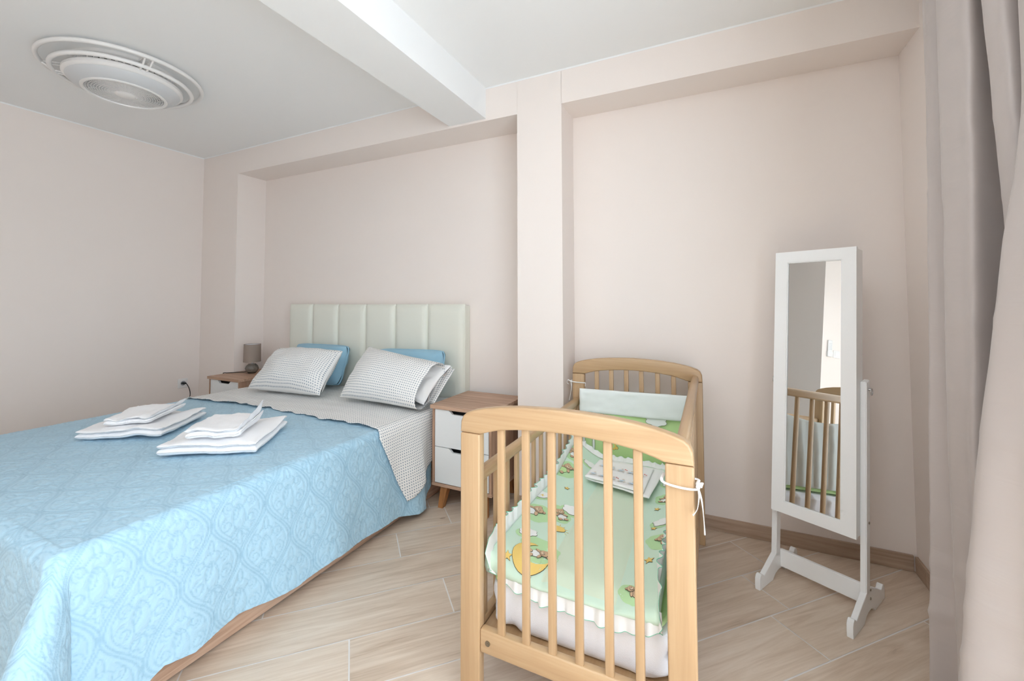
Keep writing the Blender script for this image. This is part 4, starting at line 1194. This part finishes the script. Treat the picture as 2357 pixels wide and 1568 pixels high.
# ------------------------------------------------------------------ curtain
def curtain():
    ctrl = []   # each: function z -> (x, y); crests set by their ratio x/y
    def crest(y, rt): return lambda z: (rt(z) * y, y)
    def at(x, y): return lambda z: (x, y)
    # ratio tables against the height on the cloth
    r1 = lambda z: interp(z, [(.0, .325), (.43, .331), (.83, .337), (1.52, .3464), (2.23, .3561), (2.6, .361)])
    r2 = lambda z: interp(z, [(.0, .3615), (.19, .3625), (.87, .3618), (1.5, .3669), (2.14, .3716), (2.6, .375)])
    r3 = lambda z: interp(z, [(.2, .480), (1.03, .4557), (1.19, .4482), (1.46, .4413), (2.03, .4269), (2.6, .412)])
    r3b = lambda z: interp(z, [(0, .352), (.38, .3684), (.65, .3835), (.95, .4036), (1.17, .4218), (1.39, .4399), (1.54, .4564), (1.70, .4694), (1.94, .4706), (2.6, .478)])
    g = lambda z, a, b: interp(z, [(.1, a), (2.3, b)])
    ctrl = [lambda z: (.665, 1.845), lambda z: (.640, 1.825), crest(1.800, r1), lambda z: (.638, 1.778), lambda z: (.654, 1.752), lambda z: (.650, 1.724), lambda z: (.625, 1.690),
            crest(1.660, r2), lambda z: (r2(z) * 1.60 + .036, 1.605), lambda z: (r2(z) * 1.57 + g(z, .052, .068), 1.572), lambda z: (.700, 1.602), lambda z: (.768, 1.625), lambda z: (.788, 1.585), lambda z: (.755, 1.535), lambda z: (.69, 1.515),
            lambda z: (max(.60, min(r3(z) * 1.5, .70)), 1.50), lambda z: (max(.62, min(r3(z) * 1.46 + .018, .72)), 1.462), lambda z: (max(.64, min(r3(z) * 1.44 + .045, .735)), 1.440), lambda z: (.752, 1.462), lambda z: (.787, 1.445), lambda z: (.775, 1.405), lambda z: (.70, 1.378),
            crest(1.370, r3b), lambda z: (r3b(z) * 1.37 + .03, 1.30), lambda z: (.72, 1.25), lambda z: (.77, 1.20), lambda z: (.70, 1.175), lambda z: (.60, 1.15), lambda z: (.66, 1.09), lambda z: (.75, 1.06), lambda z: (.805, 1.04)]
    zs = np.linspace(.008, 2.60, 130); V = []; m = None; UV = []
    for z in zs:
        pts = [Vector((*f(z), 0)) for f in ctrl]; row = spl(pts, 9); m = len(row)
        for j, p in enumerate(row):
            w = .0035 * nz(j * .05, z * 3.0, 2) + .0022 * nz(j * .11, z * 9, 7) 
            # soft horizontal creases
            for zc, am, sl in ((1.72, .004, .5), (1.52, .005, .8), (1.20, .004, -.4), (.98, .004, .5), (.62, .006, -.5), (.52, .008, -.9), (.40, .010, -1.2)):
                w += am * math.exp(-((z - zc - sl * (p.y - 1.5) * .3) / .012) ** 2) * (.5 + .5 * nz(j * .04, zc * 7))
            V.append((min(p.x - w, .812), p.y - w * .7, z))
    o = new_obj('curtain', V, grid_faces(len(zs), m), M_curtain, smooth=True)
    md = o.modifiers.new('thickness', 'SOLIDIFY'); md.thickness = .0015; md.offset = 0
    center_to(o, (.66, 1.45, 0))
    tag(o, 'floor-length grey taupe curtain gathered beside the window wall', 'curtain')
curtain()
mb = MB(); mb.box((.60, -1.9, 2.605), (.72, 2.0, 2.6495), .004)
tag(mb.build('curtain_rail', M_white), 'white ceiling track holding the taupe curtain', 'curtain rail')

# ------------------------------------------------------------------ ceiling fan
fan = thing('ceiling_fan', 'white round caged ceiling fan with two outer rings over the bed', 'ceiling fan', (-3.172, 1.269, H))
def ringp(r, z, n=96): return [(r * math.cos(a), r * math.sin(a), z) for a in np.linspace(0, 2 * PI, n, endpoint=False)]
mb = MB(); mb.lathe([(0, 0), (.245, 0), (.245, -.016), (.236, -.022), (0, -.022)], seg=72); mb.build('ceiling_base', M_plastic, fan, smooth=40)
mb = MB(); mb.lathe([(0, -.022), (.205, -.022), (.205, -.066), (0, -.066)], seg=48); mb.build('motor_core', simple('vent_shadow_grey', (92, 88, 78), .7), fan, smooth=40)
mb = MB(); mb.box((-.0035, .210, -.065), (.0035, .234, -.021)); fin = mb.build('vent_fin', M_plastic, fan)
for k in range(1, 44):
    c_ = fin.copy(); COL.objects.link(c_); c_.parent = fan; c_.rotation_euler = (0, 0, 2 * PI * k / 44)
mb = MB(); mb.lathe([(.225, -.062), (.268, -.066), (.276, -.074), (.276, -.088), (.268, -.098), (.258, -.102), (.225, -.10)], seg=96); mb.build('body_ring', M_plastic, fan, smooth=35)
mb = MB(); mb.lathe([(.262, -.099), (.257, -.106), (.245, -.118), (.228, -.130), (.210, -.139), (.197, -.143)], seg=96); mb.build('light_diffuser', M_diff, fan, smooth=40, recalc=True)
mb = MB(); mb.lathe([(.199, -.139), (.199, -.146), (.193, -.150), (.184, -.149), (.181, -.143), (.181, -.130), (.199, -.130)], seg=96); mb.build('grille_rim', M_plastic, fan, smooth=40)
mb = MB()
for k in range(11):
    r = .057 + k * .0118; z0 = -.149 + .0006 * k
    mb.lathe([(r - .0011, z0), (r + .0011, z0), (r + .0011, z0 + .007), (r - .0011, z0 + .007), (r - .0011, z0)], seg=72)
for k in range(72):
    a = 2 * PI * k / 72; c, s_ = math.cos(a), math.sin(a)
    mb.tube([(.048 * c, .048 * s_, -.1475), (.184 * c, .184 * s_, -.1415)], .0012, 5)
mb.build('grille', M_plastic, fan, smooth=40)
mb = MB(); mb.lathe([(0, -.160), (.030, -.158), (.044, -.153), (.050, -.147), (.050, -.138), (0, -.138)], seg=48); mb.build('hub_cap', M_plastic, fan, smooth=40)
mb = MB(); mb.lathe([(0, -.066), (.178, -.066), (.178, -.100), (0, -.100)], seg=48); mb.build('fan_housing', simple('fan_inside_shade', (46, 40, 34), .8), fan, smooth=40)  # housing and blades coloured dark to stand for shade behind the grille
mb = MB()
for k in range(7):
    a = 2 * PI * k / 7; V = [(.045, -.014, 0), (.165, -.045, .006), (.165, .045, -.006), (.045, .014, 0)]
    mb.quad(*[(x * math.cos(a) - y * math.sin(a), x * math.sin(a) + y * math.cos(a), -.118 + z * 1.6) for x, y, z in V])
b_ = mb.build('blade', bpy.data.materials['fan_inside_shade'], fan, recalc=False); md = b_.modifiers.new('thickness', 'SOLIDIFY'); md.thickness = .002
mb = MB(); mb.tube(ringp(.372, -.034), .0115, 12, closed=True); mb.build('outer_ring', M_plastic, fan, smooth=60)
mb = MB(); mb.tube(ringp(.319, -.072), .0115, 12, closed=True); mb.build('inner_ring', M_plastic, fan, smooth=60)
for k in range(3):
    a0 = math.radians((231, 353, 112)[k]); mb = MB()
    for da in (-.05, .05):
        a = a0 + da; c, s = math.cos(a), math.sin(a)
        mb.tube([(.225 * c, .225 * s, -.086), (.321 * c, .321 * s, -.072)], .005, 8)
        mb.tube([(.321 * c, .321 * s, -.072), (.374 * c, .374 * s, -.034)], .005, 8)
        mb.tube([(.374 * c, .374 * s, -.034), (.22 * c, .22 * s, -.020)], .004, 8)
    mb.build('strut', M_plastic, fan, smooth=60)

# ------------------------------------------------------------------ things seen only in the mirror
rm = thing('remote_control', 'white remote control in a wall holder, seen in the cheval mirror', 'remote control', (HALL_X, -.712, 1.453))
mb = MB(); mb.box((.004, -.030, -.080), (.024, .030, .105), .008, seg=3); mb.build('handset', M_plastic, rm, smooth=40)
mb = MB(); mb.box((0, -.036, -.100), (.030, .036, -.035), .006); mb.build('holder', M_plastic, rm, smooth=40)
mb = MB()
for r in range(5):
    for c in range(3): mb.box((.023, -.019 + c * .014, -.015 + r * .018), (.0255, -.009 + c * .014, -.006 + r * .018), .001)
mb.build('buttons', M_diff, rm)
sw = thing('light_switch', 'square white light switch beside the remote, seen in the cheval mirror', 'light switch', (HALL_X, -.815, 1.395))
mb = MB(); mb.box((0, -.045, -.046), (.010, .045, .046), .004); mb.build('cover_plate', M_plastic, sw)
mb = MB(); mb.box((.009, -.028, -.028), (.014, .028, .028), .002); mb.build('rocker', M_plastic, sw)
